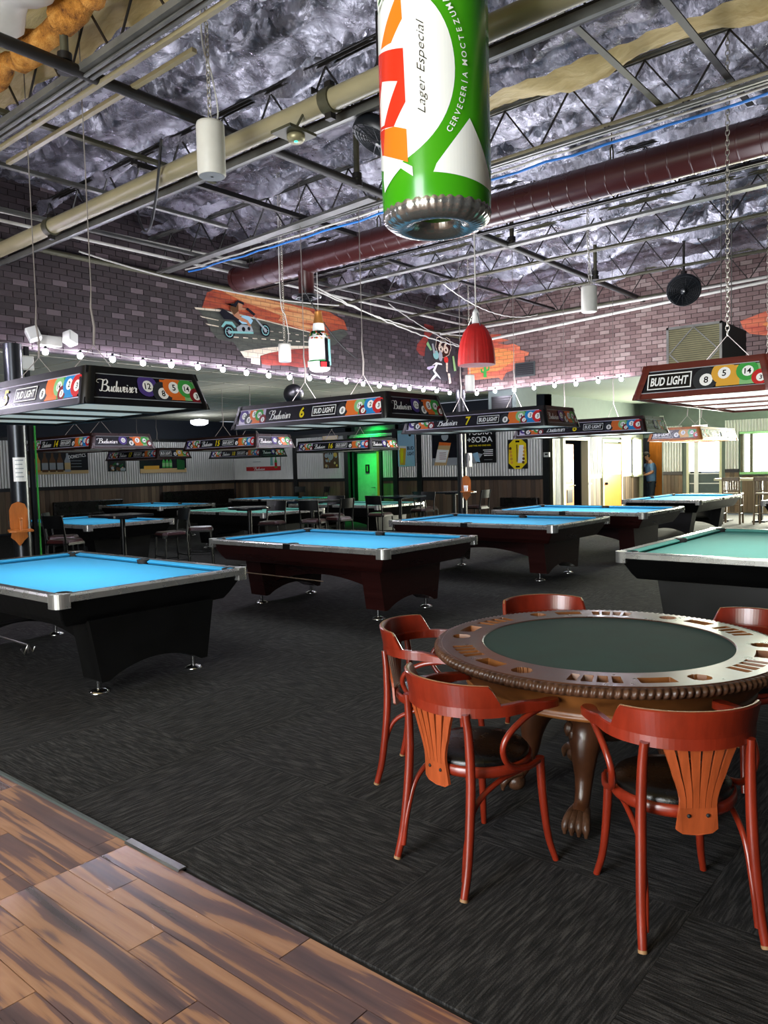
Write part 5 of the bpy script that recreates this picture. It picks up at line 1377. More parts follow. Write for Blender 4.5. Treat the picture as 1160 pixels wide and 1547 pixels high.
b = MB(); b.tube([(0, .02, .04), (.1, .02, .2)], .01, 'steel_olive', 6); b.obj('bracket', sm)
ac = thing('air_cleaner', 'large grey air cleaner with a gold mesh front by the right brick wall', 'air cleaner', (10.52, 3.26, 2.62))
b = MB(); b.box((0, 0, .34), (1.04, .68, .68), 'cabinet_grey'); b.obj('housing', ac, bevel=.008)
b = MB()
for z_, h_ in ((.665, .03), (.015, .03)): b.box((-.525, 0, z_), (.02, .68, h_), 'satin_steel')
for y_ in (-.325, .325): b.box((-.525, y_, .34), (.02, .03, .68), 'satin_steel')
b.obj('front_frame', ac)
b = MB(); b.box((-.522, 0, .34), (.008, .62, .63), 'grille_gold')
for k in range(24): b.box((-.53, 0, .04+.0262*k), (.008, .62, .006), 'steel_olive')
b.obj('mesh_grille', ac)
b = MB(); q = [(-.536, 0, .65), (-.536, .3, .34), (-.536, 0, .03), (-.536, -.3, .34)]
for k in range(4): b.bar(q[k], q[(k+1) % 4], .008, .014, 'satin_steel')
b.obj('diamond_trim', ac)
for x_, y_ in ((.0, -.3), (.42, -.05)):
    b = MB(); b.box((x_, y_, .69), (.06, .05, .02), 'satin_steel'); b.tube([(x_, y_, .69), (x_, y_, 2.74)], .006, 'steel_grey', 6); b.obj('hanger_rod', ac)
em = thing('emergency_light', 'white twin head emergency light on the dark brick at left', 'emergency light', (4.85, 9.53, 3.3))
MB().box((0, 0, .02), (.3, .08, .13), 'off_white').obj('housing', em, bevel=.01)
for s in (-1, 1):
    o = MB().box((0, 0, 0), (.15, .13, .16), 'white_plastic').obj('lamp_head', em, (s*.24, -.07, .07), bevel=.015); o.rotation_euler = (R(-15), R(20*s), R(18*s))
jb = thing('junction_box', 'white electrical box at the top of the left steel column', 'electrical box', (4.45, 9.44, 3.0)); MB().box((0, 0, .0), (.24, .1, .18), 'off_white').obj('box_body', jb, bevel=.01); MB().box((0, -.055, 0), (.2, .012, .14), 'white_plastic').obj('cover_plate', jb)
vt = thing('wall_vent', 'small black louvred vent on the right brick wall', 'vent', (14.17, 8.01, 3.55))
MB().box((-.015, 0, 0), (.03, .46, .29), 'cabinet_grey').obj('frame', vt)
for k in range(6): MB().bar((-.036, -.2, -.1+.04*k), (-.036, .2, -.1+.04*k), .012, .03, 'black_plastic').obj('louvre', vt)
vf = thing('supply_vent', 'square dark supply vent on a soffit behind the light numbered 7', 'vent', (14.9, 8.9, 2.72))
MB().box((.25, .0, .26), (.9, .7, .68), 'grey_green_wall').obj('soffit_box', vf); MB().box((-.215, .0, .18), (.03, .5, .4), 'black_plastic').obj('grille_frame', vf)
for k in range(7): MB().bar((-.235, -.22, .03+.05*k), (-.235, .22, .03+.05*k), .012, .02, 'steel_dark').obj('louvre', vf)
ex = thing('exit_sign', 'glowing white exit sign hung before the far end wall', 'exit sign', (20.2, 6.45, 2.36))
MB().box((0, 0, 0), (.06, .36, .22), 'exit_white').obj('sign_box', ex); b = MB(); b.tube([(0, 0, .11), (0, 0, .98)], .012, 'white_plastic', 6); b.obj('stem', ex)
sc = thing('security_camera', 'white dome camera on the grey wall by the exit door', 'camera', (23.44, 8.6, 2.85)); b = MB(); b.ell((-.06, 0, 0), (.09, .09, .09), 'white_plastic', 16, 10); b.lathe([(.06, 0), (.06, .1)], 'white_plastic', 12, (0, 0, 0)); b.obj('dome', sc)

# ------------------------------------------------------------------ string lights
def light_string(label, pts, name='light_string'):
    t = thing(name, label, 'string lights')
    b = MB(); path = []
    for i, p in enumerate(pts):
        path.append((p[0], p[1], p[2]+.07))
        if i < len(pts)-1: q = pts[i+1]; path.append(((p[0]+q[0])/2, (p[1]+q[1])/2, (p[2]+q[2])/2+.055))
    b.tube(path, .005, 'cable_white', 6); b.obj('cable', t)
    bm = MB(); bm.ell((0, 0, 0), (.036, .036, .04), 'bulb', 12, 8); bme = bm.mesh('bulb')
    sm_ = MB(); sm_.lathe([(.018, .03), (.02, .075), (.0, .078)], 'black_plastic', 10); sme = sm_.mesh('socket')
    for p in pts: link('bulb', bme, t, p); link('socket', sme, t, p)
    for p in pts[::4]:
        q = (p[0], YL+.0, p[2]+.09) if pts[0][1] == pts[-1][1] else (XRB, p[1], p[2]+.09)
        b = MB(); b.tube([(p[0], p[1], p[2]+.072), q], .005, 'steel_dark', 5); b.obj('hook', t)
    return t
light_string('string of white bulbs along the foot of the left brick wall', [(.606+.462*k, 9.48, 3.16+random.uniform(-.012, .012)) for k in range(29)])
light_string('string of white bulbs along the foot of the right brick wall', [(14.1, 9.16-.461*k, 3.15+random.uniform(-.012, .012)) for k in range(8)])

# ------------------------------------------------------------------ columns and things on them
def column(label, x, y, r, mt): 
    o = MB().tube([(x, y, 0), (x, y, ZF+.02)], r, mt, 28).obj('column'); structure(o, label); return o
c1 = column('bare steel column at the left edge', 4.34, 9.45, .105, 'column_steel')
MB().tube([(4.34, 9.45, 0), (4.34, 9.45, .18)], .125, 'black_trim', 24).obj('column_base', c1)
b = MB(); b.box((4.49, 9.42, 1.6), (.05, .05, 3.2), 'black_trim'); b.obj('column_flange', c1); b = MB(); b.box((4.535, 9.4, 1.4), (.012, .03, 2.6), 'p_green'); b.obj('green_strip', c1)
c2 = column('black steel column at the brick corner behind the third pool table', 13.8, 9.38, .1, 'black_trim')
b = MB(); b.box((13.7, 9.32, 1.5), (.03, .04, 1.6), 'satin_steel'); b.obj('bright_strip', c2)
an = math.atan2(-9.45, -4.34)
nt_ = thing('paper_notice', 'white paper notice taped around the left steel column', 'notice', (4.34, 9.45, 1.56))
p = Print(.0006); p.rect(-.6, 0, .75, .29, 'print_white')
for k in range(5): p.rect(-.35, .05+.05*k, .5-.1*(k % 2), .062+.05*k, 'p_grey')
p.obj('paper', lambda u, v, d: ((.108+d)*math.cos(an+u), (.108+d)*math.sin(an+u), v), nt_, du=.2)
def cue_rest(label, x, y, z, ang, cup=False):
    t = thing('cup_shelf', label, 'shelf', (x, y, z), ang)
    pts = [(.0, -.27), (.05, -.2), (.095, -.16), (.085, -.1), (.1, -.02), (.1, .17), (.07, .24), (0, .27), (-.07, .24), (-.1, .17), (-.1, -.02), (-.085, -.1), (-.095, -.16), (-.05, -.2)]
    b = MB(); b.prism(pts, 0, .02, 'orange_wood'); b.obj('backboard', t, bevel=.004)
    b = MB(); b.prism([(-.13, -.02), (.13, -.02), (.13, -.3), (.06, -.34), (-.06, -.34), (-.13, -.3)], -.08, -.06, 'orange_wood', lambda u, w_, d: (u, w_, d)); b.obj('shelf', t)
    if cup: pass
    else:
        b = MB(); b.tube([(0, -.2, -.06), (0, -.2, .06)], .018, 'orange_wood', 8); b.ell((0, -.2, .07), (.024, .024, .024), 'orange_wood', 10, 8); b.obj('peg', t)
    return t
cue_rest('orange wooden shelf with a peg on the left steel column', 4.24, 9.3, 1.05, R(-20))
cue_rest('orange wooden shelf holding a white cup on the corner column', 13.74, 9.24, 1.12, R(-52), True)
cup = thing('paper_cup', 'white cup standing on the orange shelf of the corner column', 'cup', (13.74-.02*math.cos(R(-52))-.17*math.sin(R(52)), 9.24+.02*math.sin(R(52))-.17*math.cos(R(52)), 1.06))
b = MB(); b.lathe([(.035, 0), (.05, .12), (.046, .12), (.032, .01), (0, .01)], 'print_white', 20); b.obj('cup_body', cup)
nb = thing('wall_phone', 'small white box on the corner column', 'electrical box', (13.87, 9.265, 1.72)); MB().box((.06, 0, 0), (.12, .05, .3), 'off_white').obj('box_body', nb, bevel=.006); MB().box((.06, -.03, .04), (.07, .014, .12), 'p_grey').obj('face_plate', nb)

# ------------------------------------------------------------------ posters
def poster(name, label, par_axis, a0, a1, z0, z1, pos, sgn, draw, cat='poster', depth=.02):
    """par_axis 'x' hangs on a wall of constant y, 'y' on one of constant x"""
    ac_, zc_ = (a0+a1)/2, (z0+z1)/2
    t = thing(name, label, cat, (ac_, pos, zc_) if par_axis == 'x' else (pos, ac_, zc_))
    w_, h_ = abs(a1-a0), z1-z0
    MB().box((0, 0, 0), (w_, depth, h_) if par_axis == 'x' else (depth, w_, h_), 'black_plastic').obj('board', t)
    p = Print(.0012); draw(p, w_, h_)
    p.obj('printed_face', (lambda u, v, d: (u, sgn*(depth/2+d), v)) if par_axis == 'x' else (lambda u, v, d: (sgn*(depth/2+d), -u, v)), t)
    return t
def bottle(p, x, y, w_, h_, body, lab):
    p.poly([(x-w_/2, y), (x+w_/2, y), (x+w_/2, y+h_*.55), (x+w_*.2, y+h_*.75), (x+w_*.17, y+h_), (x-w_*.17, y+h_), (x-w_*.2, y+h_*.75), (x-w_/2, y+h_*.55)], body); p.rect(x-w_/2, y+h_*.12, x+w_/2, y+h_*.45, lab)
def d_dom(p, w_, h_):
    p.rect(-w_/2, -h_/2, w_/2, h_/2, 'p_navy'); p.rect(-w_/2, -h_/2, w_/2, -h_/2+.1, 'p_tan')
    for k, (bd, lb) in enumerate((('p_amber', 'p_tan'), ('p_brown', 'p_grey'), ('p_brown', 'p_grey'), ('p_brown', 'p_grey'), ('p_grey', 'p_tan'))): bottle(p, -w_*.36+k*w_*.125, -h_/2+.06, w_*.1, h_*.82, bd, lb)
    p.text('DOMESTICS', w_*.31, h_*.22, .1, 'print_white', width=w_*.3, rot=.12, bold=.01)
    for k in range(3): p.rect(w_*.2, h_*(.02-.12*k), w_*.38, h_*(.035-.12*k), 'p_grey')
poster('drinks_poster', 'dark wide poster of bottles headed DOMESTICS on the back wall', 'x', 10.2, 12.0, 1.66, 2.38, YB-.075, -1, d_dom)
def d_pic(p, w_, h_):
    p.rect(-w_/2, -h_/2, w_/2, h_/2, 'p_navy')
    for k in range(18): p.circ(random.uniform(-.4, .4)*w_, random.uniform(-.4, .4)*h_, random.uniform(.02, .06), random.choice(['p_grey', 'p_dkgreen', 'p_brown', 'p_tan']), n=8)
poster('small_picture', 'small dark picture between the two bottle posters', 'x', 12.65, 13.25, 1.7, 2.02, YB-.075, -1, d_pic, 'picture')
def d_grn(p, w_, h_):
    p.rect(-w_/2, -h_/2, w_/2, h_/2, 'p_navy'); p.rect(-w_/2, -h_/2, w_/2, -h_/2+.14, 'p_tan'); p.rect(-w_*.42, -h_*.3, -w_*.1, -h_*.1, 'p_amber')
    for k in range(3): bottle(p, .0+k*.13, -h_*.22, .11, h_*.6, 'p_green', 'p_ltgreen')
    p.poly([(.5, -.2), (.8, -.2), (.8, .1), (.5, .15)], 'p_dkgreen')
poster('bottle_poster', 'dark poster with green bottles on the back wall, right of the small picture', 'x', 13.75, 15.5, 1.62, 2.2, YB-.075, -1, d_grn)
def d_red(p, w_, h_):
    p.rect(-w_/2, -h_/2, w_/2, h_/2, 'print_white'); p.rect(-w_/2, -h_/2, w_/2, -h_/2+.14, 'p_red'); bud(p, -.5, -h_/2+.07, .09, .6); bottle(p, w_*.38, -h_*.35, .12, h_*.75, 'p_green', 'p_red'); p.poly([(w_*.22, -.1), (w_*.3, -.1), (w_*.29, .2), (w_*.23, .2)], 'p_cyan'); p.rect(-.5, .03, -.1, .045, 'p_grey')
poster('red_poster', 'white and red poster with a green bottle at the far end of the side wall', 'y', 19.2, 20.95, 1.6, 2.14, XS-.075, -1, d_red)
def d_skull(p, w_, h_):
    p.rect(-w_/2, -h_/2, w_/2, h_/2, 'p_brown')
    for k in range(26): p.circ(random.uniform(-.42, .42)*w_, random.uniform(-.45, .45)*h_, random.uniform(.03, .08), random.choice(['p_tan', 'p_brown', 'p_amber', 'p_gold', 'p_grey']), n=9)
    p.circ(0, .12, .13, 'p_grey', .18); p.circ(-.05, .15, .03, 'p_navy'); p.circ(.05, .15, .03, 'p_navy')
poster('skull_picture', 'brown picture of a skull on the side wall left of the green recess', 'y', 16.53, 17.18, 1.62, 2.24, XS-.075, -1, d_skull, 'picture')
poster('wooden_sign', 'plain tan wooden sign above the skull picture', 'y', 16.53, 17.2, 2.44, 2.64, XS-.075, -1, lambda p, w_, h_: p.rect(-w_/2, -h_/2, w_/2, h_/2, 'p_gold'), 'sign')
def d_bl(p, w_, h_):
    p.rect(-w_/2, -h_/2, w_/2, h_/2, 'p_ltblue'); p.rect(-w_/2, h_*.42, w_/2, h_/2, 'p_cyan')
    p.poly([(-w_*.4, -h_*.46), (-w_*.08, -h_*.46), (.0, h_*.0), (-w_*.42, h_*.02)], 'p_amber'); p.poly([(-w_*.42, h_*.02), (.0, h_*.0), (.01, h_*.06), (-w_*.43, h_*.08)], 'print_white'); p.poly([(-w_*.32, -h_*.4), (-w_*.2, -h_*.4), (-w_*.15, 0), (-w_*.34, 0)], 'p_yellow')
    p.text('BUD', w_*.26, h_*.0, .1, 'p_navy', bold=.02, width=w_*.38); p.text('LIGHT', w_*.27, -h_*.15, .1, 'p_navy', bold=.02, width=w_*.4); p.circ(w_*.24, h_*.37, .05, 'p_navy')
poster('beer_poster', 'pale blue poster with a beer glass right of the green recess', 'y', 13.52, 14.14, 1.62, 2.66, XS-.075, -1, d_bl)
def d_vs1(p, w_, h_):
    p.rect(-w_/2, -h_/2, w_/2, h_/2, 'p_navy'); p.rect(-w_/2, -h_/2, w_/2, -h_*.28, 'p_grey'); p.poly([(-w_*.44, -h_*.5), (-.02, -h_*.5), (w_*.15, h_*.16), (-w_*.25, h_*.2)], 'p_tan'); p.poly([(-w_*.40, -h_*.4), (-.04, -h_*.42), (w_*.08, -h_*.05), (-w_*.32, -h_*.02)], 'print_white'); p.poly([(-w_*.27, h_*.1), (w_*.13, h_*.08), (w_*.15, h_*.16), (-w_*.25, h_*.2)], 'p_orange')
    for k in range(4): p.rect(-w_*.25, -h_*(.12+.06*k), -w_*.02, -h_*(.135+.06*k), 'p_maroon')
    p.circ(-.05, h_*.36, .12, 'p_grey'); p.rect(w_*.1, h_*.2, w_*.4, h_*.45, 'print_black')
poster('seltzer_poster', 'dark poster of a tilted white can left of the corner column', 'y', 11.9, 12.9, 1.62, 2.55, XS-.075, -1, d_vs1)
def d_vs2(p, w_, h_):
    p.rect(-w_/2, -h_/2, w_/2, h_/2, 'print_black'); p.poly([(-w_/2, -h_/2), (-w_*.1, -h_/2), (w_*.1, -h_*.28), (-w_*.2, -h_*.22), (-w_/2, -h_*.3)], 'p_grey'); p.poly([(-w_*.12, -h_*.46), (.02, -h_*.48), (-.06, -h_*.2), (-w_*.22, -h_*.26)], 'p_ltblue'); p.poly([(-w_*.45, -h_*.34), (-w_*.2, -h_*.2), (w_*.05, -h_*.2), (w_*.0, -h_*.22), (-w_*.25, -h_*.26)], 'p_navy')
    p.text('VODKA', .02, h_*.28, .15, 'print_white', bold=.015, width=w_*.76); p.text('+SODA', .02, h_*.09, .15, 'print_white', bold=.015, width=w_*.78); p.text('LIKE THIS. NO ONE HAS.', .02, -h_*.06, .045, 'p_yellow', bold=.02, width=w_*.68)
    for k in range(4): p.rect(w_*.12+.03*(k % 2), -h_*(.17+.045*k), w_*.42, -h_*(.19+.045*k), 'print_white')
    p.rect(w_*.15, -h_*.42, w_*.4, -h_*.43, 'p_grey')
poster('vodka_poster', 'black VODKA +SODA poster right of the corner column', 'y', 10.82, 11.84, 1.66, 2.72, XS-.075, -1, d_vs2)
def d_neon(p, w_, h_):
    p.poly([(-.12, h_*.5), (.12, h_*.5), (.25, h_*.35), (.27, -h_*.3), (.1, -h_*.5), (-.1, -h_*.5), (-.27, -h_*.3), (-.25, h_*.35)], 'p_yellow'); p.rect(-.06, h_*.4, .06, h_*.46, 'print_black'); p.rect(-.06, -h_*.46, .06, -h_*.4, 'print_black'); p.poly([(.0, -h_*.3), (.2, -h_*.3), (.18, h_*.3), (.05, h_*.3)], 'print_white'); p.poly([(-.03, -.2), (.0, -.2), (.0, .25), (-.03, .25)], 'p_brown')
    for s in (-1, 1):
        for k in range(5): p.circ(s*(.21-.01*k), h_*(.2-.12*k), .04, random.choice(['p_gold', 'p_brown', 'p_amber']), n=9)
poster('yellow_sign', 'yellow advertising sign on the side wall by the office corner', 'y', 9.88, 10.45, 1.48, 2.24, XS-.075, -1, d_neon, 'sign')
th_ = thing('thermostat', 'white thermostat on the post between the yellow sign and the open door', 'thermostat', (XS-.1, YO+.02, 1.82)); MB().box((0, 0, 0), (.05, .16, .12), 'white_plastic').obj('box_body', th_, bevel=.006); MB().box((-.028, 0, .01), (.006, .08, .04), 'black_plastic').obj('display', th_)
for i, (x_, z_, lb) in enumerate(((20.16, 1.78, 'light switch plate between the two office doors'), (22.22, 1.62, 'white notice beside the office window'))):
    s_ = thing('wall_plate', lb, 'wall plate', (x_, YO-.045, z_)); MB().box((0, 0, 0), (.2, .02, .26), 'white_plastic').obj('plate', s_, bevel=.003); MB().box((0, -.014, 0), (.05, .012, .08), 'p_grey').obj('toggle', s_)
el = thing('ceiling_lamp', 'round glowing lamp at the far end of the low ceiling', 'ceiling lamp', (14.6, 19.6, 3.1)); b = MB(); b.lathe([(0, -.06), (.16, -.05), (.26, 0), (.27, .1), (0, .14)], 'lamp_glow', 28); b.obj('globe', el)
l_ = bpy.data.lights.new('ceiling_lamp_light', 'POINT'); l_.energy = 22; l_.shadow_soft_size = .25; l_.color = (.85, .9, 1); lo = bpy.data.objects.new('ceiling_lamp_light', l_); COL.objects.link(lo); lo.parent = el; lo.location = (0, 0, -.35)
g_ = thing('green_lamp', 'green wall lamp inside the restroom recess', 'lamp', (XS+.12, 15.25, 2.98)); b = MB(); b.lathe([(0, -.06), (.06, -.04), (.07, .02), (0, .06)], 'led_green', 16); b.tube([(0, 0, .05), (0, 0, .3)], .012, 'steel_dark', 6); b.obj('globe', g_)
l_ = area('green_lamp_light', (XS-.25, 15.2, 3.0), (XS+.3, 15.35, 1.1), .25, .25, 42, (.01, 1, .13), R(120))
e2 = thing('emergency_light', 'dark twin lamp unit on the low ceiling behind the leftmost light sign', 'emergency light', (6.95, 12.8, 3.0)); MB().box((0, 0, .2), (.34, .12, .06), 'off_white').obj('housing', e2); MB().box((0, -.02, .05), (.5, .14, .2), 'p_grey').obj('lens', e2, bevel=.03); MB().box((-.12, -.1, .06), (.12, .03, .1), 'white_plastic').obj('reflector', e2)

# ------------------------------------------------------------------ bistro tables and counter chairs in the middle of the hall
def bistro_chair(label, loc, rz):
    t = thing('counter_chair', label, 'chair', loc, rz, 'black counter chairs around the bistro tables')
    for s in (-1, 1):
        b = MB(); b.tube([(-.2, s*.19, 0), (-.17, s*.18, .62), (-.19, s*.175, .8), (-.24, s*.175, 1.06)], .015, 'chair_frame', 8); b.obj('rear_leg', t)
        b = MB(); b.tube([(.2, s*.19, 0), (.17, s*.175, .64)], .015, 'chair_frame', 8); b.obj('front_leg', t)
    b = MB()
    for z_ in (.22, .34): b.tube([(.19, -.185, z_), (.19, .185, z_)], .01, 'chair_frame', 6); b.tube([(-.19, -.185, z_), (-.19, .185, z_)], .01, 'chair_frame', 6)
    for s in (-1, 1): b.tube([(-.19, s*.187, .28), (.19, s*.187, .28)], .01, 'chair_frame', 6)
    b.obj('stretcher', t)
    b = MB(); b.box((0, 0, .655), (.42, .42, .025), 'chair_frame', ch=.05); b.obj('seat_frame', t)
    b = MB(); b.box((.005, 0, .69), (.41, .41, .05), 'vinyl_maroon', top=(.88, .88), ch=.06); b.obj('seat', t, bevel=.012)
    rows = [[(-.205-.03*(z-.86)/.2-.03*math.sin(PI*k/8)-.0, -.18+.36*k/8, z) for k in range(9)] for z in (.88, .95, 1.0, 1.06)]
    b = MB(); b.sheet(rows, 'chair_frame'); b.sheet([[(x+.018, y, z) for x, y, z in r_] for r_ in rows], 'chair_frame')
    for r_ in (rows[0], rows[-1]): b.sheet([r_, [(x+.018, y, z) for x, y, z in r_]], 'chair_frame')
    b.obj('back_panel', t)
    return t
def bistro_table(label, loc, rz, w=.62, square=True):
    t = thing('bistro_table', label, 'table', loc, rz, 'black bistro tables')
    b = MB()
    if square: b.box((0, 0, 1.0), (w, w, .035), 'table_top', ch=.02)
    else: b.lathe([(w/2-.02, .98), (w/2, .985), (w/2, 1.01), (w/2-.01, 1.018), (0, 1.018)], 'table_top', 36)
    b.obj('table_top', t)
    b = MB(); b.tube([(0, 0, .03), (0, 0, .98)], .038, 'chair_frame', 14); b.obj('pedestal', t)
    b = MB(); b.box((0, 0, .965), (.3, .3, .02), 'chair_frame'); b.obj('top_plate', t)
    b = MB(); b.box((0, 0, .02), (.56, .08, .03), 'chair_frame'); b.box((0, 0, .02), (.08, .56, .03), 'chair_frame'); b.obj('foot_cross', t)
    return t
c0 = None
def bch(label, x, y, deg):
    global c0
    if c0 is None: c0 = bistro_chair(label, (x, y, 0), R(deg)); return c0
    return copy_tree(c0, (x, y, 0), R(deg), label)
bistro_table('square black bistro table behind the leftmost pool table', (6.25, 10.35, 0), 0, .66)
bistro_table('round bistro table with a shiny top behind the second pool table', (8.35, 9.95, 0), 0, .7, False)
bistro_table('black bistro table in front of the rear teal pool table', (10.35, 10.5, 0), 0, .85)
bistro_table('black bistro table just before the green lit recess', (12.35, 9.95, 0), 0, .8)
bistro_table('black bistro table under the corner column', (14.45, 10.05, 0), 0, .75)
bch('black counter chair nearest the left steel column, turned away from us', 5.42, 10.5, 20)
bch('second black counter chair from the left, partly behind the first', 5.75, 11.2, -40)
bch('black counter chair seen from behind at the right of the square table', 6.95, 10.15, 170)
bch('black counter chair left of the round shiny table', 7.75, 10.5, -40)
bch('black counter chair right of the round shiny table', 9.15, 10.3, 205)
bch('black counter chair just left of the wide middle table', 9.78, 9.9, 25)
bch('black counter chair with its broad back to us at the middle table', 10.4, 9.85, 90)
bch('black counter chair behind the middle table by the green recess', 11.15, 10.75, 200)
bch('black counter chair left of the table before the green recess', 11.65, 9.9, 5)
bch('black counter chair right of the table before the green recess', 13.1, 9.95, 180)
bch('black counter chair left of the table under the corner column', 13.65, 10.25, -10)
bch('black counter chair between the corner column and its bistro table', 14.4, 9.4, 90)
bch('rearmost black counter chair against the wainscot left of the recess', 17.0, 17.9, 200)
bch('black counter chair standing by the wainscot nearest the recess post', 16.9, 16.75, 160)

# ------------------------------------------------------------------ bar stools, drink ledge, benches
def bar_stool(label, loc, rz):
    t = thing('bar_stool', label, 'bar stool', loc, rz, 'slat back bar stools at the end wall')
    for sx in (-1, 1):
        for sy in (-1, 1):
            b = MB(); p = [(sx*.22, sy*.2, 0), (sx*.19, sy*.185, .72)]
            if sx < 0: p.append((-.235, sy*.185, 1.14))
            b.tube(p, .024, 'oak_stool', 8); b.obj('leg', t)
    b = MB(); b.box((0, 0, .74), (.43, .44, .045), 'oak_stool', ch=.05); b.obj('seat', t, bevel=.01)
    for z_ in (.25, .45):
        b = MB()
        for s in (-1, 1): b.tube([(-.21, s*.195, z_), (.21, s*.195, z_)], .014, 'oak_stool', 6)
        b.tube([(.205, -.195, z_), (.205, .195, z_)], .014, 'oak_stool', 6); b.obj('stretcher', t)
    b = MB(); b.box((-.232, 0, 1.1), (.03, .42, .1), 'oak_stool'); b.obj('crest_rail', t, bevel=.008)
    b = MB(); b.box((-.207, 0, .82), (.025, .36, .04), 'oak_stool'); b.obj('lower_rail', t)
    for k in range(6):
        b = MB(); b.bar((-.208, -.14+.056*k, .83), (-.23, -.14+.056*k, 1.06), .03, .012, 'oak_stool'); b.obj('slat', t)
    return t
s1 = bar_stool('slat back wooden bar stool left of its twin at the end wall ledge', (20.0, 5.6, 0), R(6))
copy_tree(s1, (20.0, 4.85, 0), R(-4), 'slat back wooden bar stool right of its twin, before the wide window')
copy_tree(s1, (20.05, 4.05, 0), R(3), 'slat back wooden bar stool mostly cut off by the right edge')
bl_ = thing('drink_ledge', 'high pale drink ledge on dark posts before the wide window', 'table', (20.75, 4.9, 0))
b = MB(); b.box((0, 0, 1.07), (.5, 2.6, .06), 'pale_frame'); b.obj('table_top', bl_, bevel=.01)
for y_ in (-.9, .25, 1.1):
    b = MB(); b.box((0, y_, .52), (.1, .1, 1.04), 'black_trim'); b.box((0, y_, .02), (.4, .3, .04), 'black_trim'); b.obj('post', bl_)
def bench(label, loc, rz, ln, h):
    t = thing('bench', label, 'bench', loc, rz)
    b = MB(); b.box((0, 0, .22), (ln, .5, .44), 'vinyl_black'); b.obj('base', t, bevel=.02); b = MB(); b.box((0, .2, (h+.44)/2), (ln, .12, h-.44), 'vinyl_black'); b.obj('backrest', t, bevel=.02); b = MB(); b.box((0, -.03, .46), (ln-.04, .46, .08), 'vinyl_black', ch=.03); b.obj('seat', t, bevel=.02)
bench('long black upholstered bench against the back wall', (15.9, 21.3, 0), 0, 2.9, 1.0)
bench('low black bench against the side wall wainscot behind the fourth pool table', (17.25, 10.1, 0), -PI/2, 1.1, .74)
bench('dark bench against the back wall at the left, mostly in shadow', (11.9, 21.3, 0), 0, 2.2, .85)

# ------------------------------------------------------------------ the man by the passage
pm = thing('person', 'man in a blue shirt and dark jeans standing by the far passage', 'person', (23.95, 9.12, 0), R(128))
def skin_body(name, verts, edges, radii, mt, sub=2, parent=None):
    me = bpy.data.meshes.new(name); me.from_pydata(verts, edges, []); me.update()
    o = link(name, me, parent)
    sk = o.modifiers.new('skin', 'SKIN'); sk.use_smooth_shade = True
    if not me.skin_vertices: pass
    lay = me.skin_vertices[0].data if len(me.skin_vertices) else None
    if lay:
        for i, r_ in enumerate(radii): lay[i].radius = r_ if isinstance(r_, tuple) else (r_, r_)
        lay[0].use_root = True
    sb = o.modifiers.new('sub', 'SUBSURF'); sb.levels = 1; sb.render_levels = sub
    me.materials.append(MATS[mt]); return o
# joints: +X is the way he faces
V = [(0, 0, .98), (0, 0, 1.14), (.02, 0, 1.34), (.05, 0, 1.52), (.08, 0, 1.6), (.13, 0, 1.67), (.16, 0, 1.77),
     (.05, .18, 1.51), (.04, .25, 1.24), (.24, .21, 1.16), (.32, .15, 1.16), (.05, -.18, 1.51), (.04, -.25, 1.24), (.26, -.17, 1.18), (.34, -.1, 1.18),
     (0, .09, .92), (.02, .1, .5), (-.02, .1, .09), (.12, .12, .04), (0, -.09, .92), (.02, -.1, .5), (-.02, -.1, .09), (.12, -.12, .04)]
E = [(0, 1), (1, 2), (2, 3), (3, 4), (4, 5), (5, 6), (3, 7), (7, 8), (8, 9), (9, 10), (3, 11), (11, 12), (12, 13), (13, 14), (0, 15), (15, 16), (16, 17), (17, 18), (0, 19), (19, 20), (20, 21), (21, 22)]
rad = [(.13, .16), (.125, .155), (.13, .17), (.09, .13), .055, .07, .085, .065, .048, .04, .03, .065, .048, .04, .03, .085, .062, .045, .04, .085, .062, .045, .04]
body = skin_body('body', V, E, rad, 'skin', 2, pm)
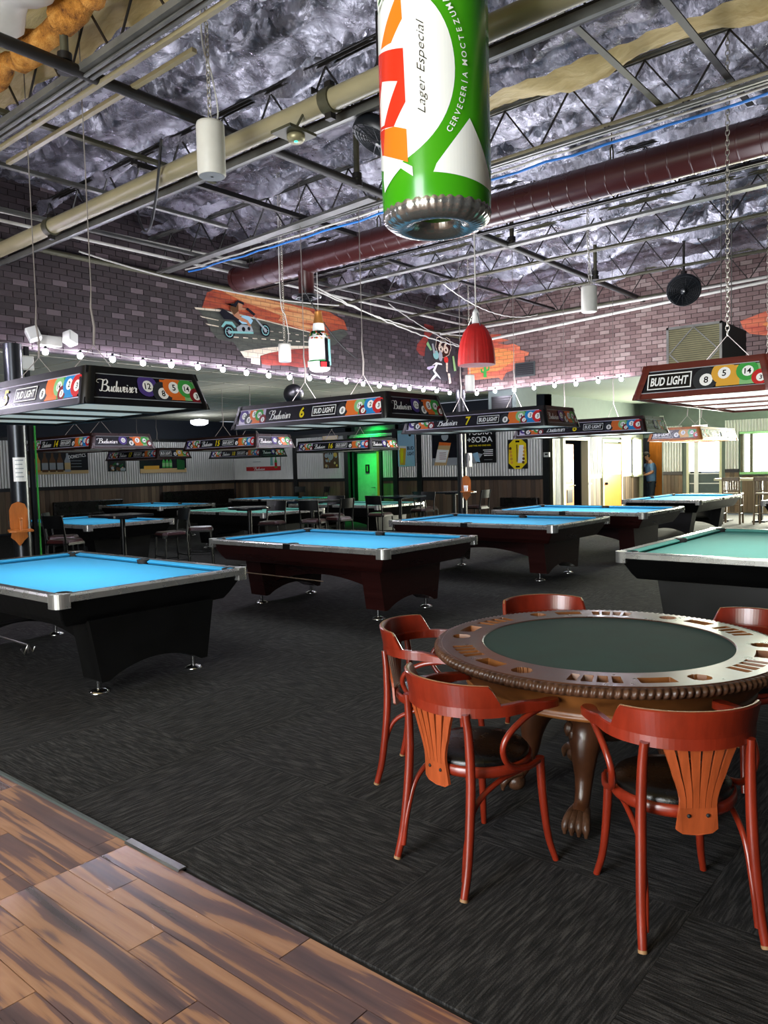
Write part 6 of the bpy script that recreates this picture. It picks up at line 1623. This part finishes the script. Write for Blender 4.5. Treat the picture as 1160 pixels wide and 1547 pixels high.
# clothes follow the same skeleton, a little wider
sh_v = [V[i] for i in (1, 2, 3, 7, 8, 11, 12, 0)]
skin_body('shirt', [V[1], V[2], (.045, 0, 1.53), V[7], (.04, .252, 1.26), V[11], (.04, -.252, 1.26), (0, 0, .93)], [(0, 1), (1, 2), (2, 3), (3, 4), (2, 5), (5, 6), (0, 7)], [(.15, .185), (.155, .2), (.105, .14), .085, .068, .085, .068, (.165, .195)], 'shirt_blue', 2, pm)
skin_body('jeans', [(0, 0, 1.0), (0, .095, .9), V[16], (-.02, .1, .07), (0, -.095, .9), V[20], (-.02, -.1, .07)], [(0, 1), (1, 2), (2, 3), (0, 4), (4, 5), (5, 6)], [(.14, .17), .105, .08, .07, .105, .08, .07], 'jeans', 2, pm)
b = MB(); b.ell((.155, 0, 1.81), (.1, .085, .075), 'hair_grey', 16, 10); b.ell((.1, 0, 1.76), (.06, .082, .08), 'hair_grey', 14, 8); b.obj('hair', pm)
b = MB(); b.ell((.252, 0, 1.75), (.022, .014, .022), 'skin', 10, 6)
for s in (-1, 1): b.ell((.15, s*.088, 1.75), (.02, .012, .03), 'skin', 8, 6)
b.obj('nose_and_ears', pm)
b = MB()
for s in (-1, 1): b.ell((.238, s*.03, 1.775), (.008, .012, .008), 'print_black', 8, 6)
b.ell((.242, 0, 1.705), (.008, .024, .006), 'p_maroon', 8, 6); b.obj('eyes_and_mouth', pm)
for s, hx, hy in ((1, .32, .15), (-1, .34, -.1)):
    b = MB(); b.ell((hx+.03, hy-.0, 1.16), (.045, .035, .018), 'skin', 10, 6)
    for k in range(4): b.tube([(hx+.06, hy-.028+.018*k, 1.16), (hx+.1-.006*abs(k-1.5), hy-.03+.019*k, 1.155), (hx+.12-.008*abs(k-1.5), hy-.03+.019*k, 1.135)], .008, 'skin', 6)
    b.tube([(hx+.02, hy-s*.03, 1.165), (hx+.055, hy-s*.055, 1.17), (hx+.08, hy-s*.05, 1.165)], .009, 'skin', 6); b.obj('hand', pm)
for s in (-1, 1):
    b = MB(); b.ell((.05, s*.11, .045), (.15, .055, .045), 'shoe', 14, 8); b.obj('shoe', pm)
l_ = bpy.data.lights.new('passage_fill', 'POINT'); l_.energy = 45; l_.shadow_soft_size = .1; l_.color = (1, .9, .75); lo = bpy.data.objects.new('passage_fill', l_); COL.objects.link(lo); lo.location = (24.4, 9.2, 3.1)  # unseen light added to brighten the passage door
lk = thing('locker', 'dark locker just inside the open office door', 'locker', (19.3, 10.3, 0))
MB().box((0, 0, .85), (.5, .5, 1.7), 'black_plastic').obj('cabinet', lk, bevel=.01); MB().box((0, -.26, .85), (.46, .02, 1.62), 'fan_black').obj('door', lk, bevel=.004)
